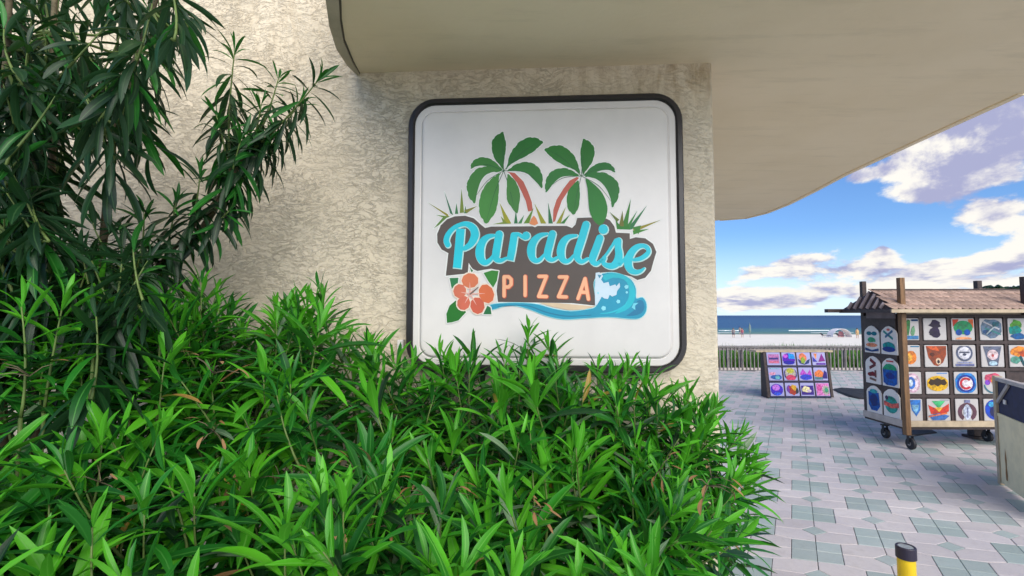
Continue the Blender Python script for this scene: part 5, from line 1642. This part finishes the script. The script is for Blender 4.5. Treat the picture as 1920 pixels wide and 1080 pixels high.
def person(label, px, Y, pose=0, shirt_c=(0.5, 0.2, 0.15), shorts_c=(0.05, 0.06, 0.15), height=1.72):
    x = (px - 960) / F * Y; z0 = ground_z(x, Y)
    root = thing('person', label, 'person', (x, Y, z0), 'people on the beach')
    skin = mat('skin', (0.42, 0.24, 0.16), 0.6)
    s = height / 1.72
    J = {'pel': (0, 0, .95), 'chest': (0, 0, 1.28), 'neck': (0, 0, 1.46), 'head': (0, -.01, 1.62), 'top': (0, 0, 1.70),
         'shl': (-.19, 0, 1.40), 'ell': (-.25, .02, 1.13), 'hal': (-.27, -.06, .88), 'shr': (.19, 0, 1.40), 'elr': (.26, .0, 1.13), 'har': (.22, -.12, .92),
         'hl': (-.10, 0, .90), 'kl': (-.12, -.03, .48), 'fl': (-.13, .02, .06), 'tl': (-.14, -.12, .03), 'hr': (.10, 0, .90), 'kr': (.14, -.08, .49), 'fr': (.16, .08, .06), 'tr': (.17, -.06, .03)}
    names = list(J); E = [('pel', 'chest'), ('chest', 'neck'), ('neck', 'head'), ('head', 'top'), ('chest', 'shl'), ('shl', 'ell'), ('ell', 'hal'), ('chest', 'shr'), ('shr', 'elr'), ('elr', 'har'), ('pel', 'hl'), ('hl', 'kl'), ('kl', 'fl'), ('fl', 'tl'), ('pel', 'hr'), ('hr', 'kr'), ('kr', 'fr'), ('fr', 'tr')]
    rad = {'pel': .15, 'chest': .16, 'neck': .06, 'head': .10, 'top': .06, 'shl': .065, 'shr': .065, 'ell': .045, 'elr': .045, 'hal': .035, 'har': .035, 'hl': .10, 'hr': .10, 'kl': .06, 'kr': .06, 'fl': .04, 'fr': .04, 'tl': .035, 'tr': .035}
    me = bpy.data.meshes.new('body'); me.from_pydata([tuple(c * s for c in J[k]) for k in names], [(names.index(a), names.index(b)) for a, b in E], [])
    me.materials.append(skin)
    o = bpy.data.objects.new('body', me); o.parent = root; C.objects.link(o)
    sk = o.modifiers.new('skin', 'SKIN'); sb = o.modifiers.new('sub', 'SUBSURF'); sb.levels = 1; sb.render_levels = 1
    for k, n_ in enumerate(names): me.skin_vertices[0].data[k].radius = (rad[n_] * s, rad[n_] * s * (.7 if n_ in ('chest', 'pel') else 1))
    me.skin_vertices[0].data[0].use_root = True
    P = Vector((x, Y, z0))
    t = MB(); t.tube([P + Vector((0, 0, .86)) * s, P + Vector((0, 0, 1.0)) * s, P + Vector((0, 0, 1.3)) * s, P + Vector((0, 0, 1.45)) * s], [.19 * s, .18 * s, .21 * s, .12 * s], 12); t.build('top', mat('beach_shirt', shirt_c, .8), root, smooth=True)
    for sx in (-1, 1):
        t = MB(); t.tube([P + Vector((sx * .10, 0, .93)) * s, P + Vector((sx * .125, -.03, .55)) * s], [.13 * s, .115 * s], 10); t.build('shorts', mat('beach_shorts', shorts_c, .8), root, smooth=True)
    t = MB(); t.tube([P + Vector((0, .02, 1.60)) * s, P + Vector((0, .02, 1.68)) * s, P + Vector((0, .01, 1.745)) * s], [.115 * s, .115 * s, .05 * s], 10); t.build('hair', mat('dark_hair', (.05, .03, .02), .8), root, smooth=True)


person('person in grey standing left on the beach beyond the railing', 1373.5, 88, 0, (.16, .15, .17), (.10, .09, .12))
person('person in a dark red top standing beside the tall folded parasol', 1390, 88, 0, (.30, .08, .12), (.20, .16, .22))
person('person standing farther away near the water on the left', 1386, 112, 0, (.22, .2, .2), (.1, .12, .2))
person('person in tan clothes standing on the sand beside the left post of the cart', 1605, 84, 0, (.55, .36, .16), (.5, .35, .2))


def parasol(label, px, Y, h):
    x = (px - 960) / F * Y; z = ground_z(x, Y)
    root = thing('folded_parasol', label, 'parasol', (x, Y, z), 'folded beach parasols')
    s = MB(); s.tube([(x, Y, z), (x, Y, z + h)], .04, 8); s.build('pole', M['greywood'], root)
    s = MB(); s.tube([(x, Y, z + h * .35), (x, Y, z + h * .45), (x, Y, z + h * .8), (x, Y, z + h * .98)], [.10, .2, .15, .03], 10); s.build('canopy', mat('parasol_cloth', (.16, .22, .20), .8), root)


parasol('tall dark folded parasol near the people on the beach', 1404.5, 88, 2.6)


def beach_tent():
    Y = 92.0; x = (1571 - 960) / F * Y; z = ground_z(x, Y)
    root = thing('beach_tent', 'white arched beach shelter with dark loungers beside it on the sand', 'tent', (x, Y, z))
    s = MB(); W = 3.6; H = 1.55; n = 12
    for k in range(n):
        a0 = PI * k / n; a1 = PI * (k + 1) / n
        p = lambda a, yy, q=1.0: Vector((x - math.cos(a) * W / 2 * q, Y + yy, z + math.sin(a) * H * q))
        s.prism([p(a0, -.9), p(a1, -.9), p(a1, .9), p(a0, .9)], Vector((0, 0, .05)))
    s.build('canopy', mat('tent_cloth', (.80, .76, .78), .8), root)
    s = MB(); s.poly([Vector((x + .3, Y + .85, z)), Vector((x + 1.6, Y + .85, z)), Vector((x + 1.3, Y + .85, z + .95)), Vector((x + .55, Y + .85, z + 1.2))]); s.build('rear_panel', mat('tent_pink', (.50, .22, .26), .8), root, fix=False)
    for sx in (-1.75, 1.75):
        s = MB(); s.tube([(x + sx, Y - .85, z - .05), (x + sx, Y - .85, z + .3)], .04, 6); s.build('pole', M['metal'], root)


beach_tent()
for k, (px, lab) in enumerate(((1547, 'dark beach lounger left of the white shelter'), (1576, 'dark beach lounger under the white shelter'))):
    Y = 90.5; x = (px - 960) / F * Y; z = ground_z(x, Y)
    root = thing('beach_lounger', lab, 'lounger', (x, Y, z), 'dark beach loungers')
    s = MB(); s.box((x, Y, z + .36), (1.35, .6, .07)); s.build('seat', M['navycap'], root)
    s = MB(); s.bar((x - .62, Y, z + .37), (x - 1.05, Y, z + .75), .6, .06); s.build('backrest', M['navycap'], root)
    for ax_ in (-.55, .55):
        for ay in (-.25, .25):
            s = MB(); s.box((x + ax_, Y + ay, z + .15), (.05, .05, .34)); s.build('leg', M['metal'], root)


def palm(label, px, py, Y, h_crown, seed, n=16):
    rg = random.Random(seed)
    top = at_y(px, py, Y); x = top.x; z0 = terr(x, Y) if Y > 19 else 0
    root = thing('palm_tree', label, 'tree', (x, Y, z0), 'palm crowns behind the cart roof')
    s = MB(); s.tube([(x - .1, Y, z0), (x, Y, (z0 + top.z) / 2), (x + .05, Y, top.z - .45)], [.16, .12, .10], 9); s.build('trunk', M['bark'], root, smooth=True)
    c = MB()
    for k in range(n):
        a = 2 * PI * k / n + rg.uniform(-.15, .15); L = rg.uniform(.8, 1.15); rise = rg.uniform(.1, .75)
        d = Vector((math.cos(a), math.sin(a), 0)); P0 = Vector((x + .05, Y, top.z - .45)); prev = P0
        for q in range(1, 7):
            t = q / 6; P = P0 + d * (L * t) + Vector((0, 0, rise * t * 1.3 - 1.1 * t * t))
            w = .20 * math.sin(PI * min(1, t * .9 + .1)); side = d.cross(Vector((0, 0, 1)))
            for sx in (-1, 1):
                c.poly([prev, P, P + side * (sx * w) + Vector((0, 0, -w * .9)) + d * .08, prev.lerp(P, .4) + side * (sx * w * .9) + Vector((0, 0, -w * .8))])
            prev = P
    c.build('crown', M['leaf_dark'], root, fix=False)


palm('dark palm crown showing above the cart roof, left one', 1862, 527, 34, 1.0, 3)
palm('dark palm crown showing above the cart roof by the picture edge', 1898, 529, 36, 1.0, 6)
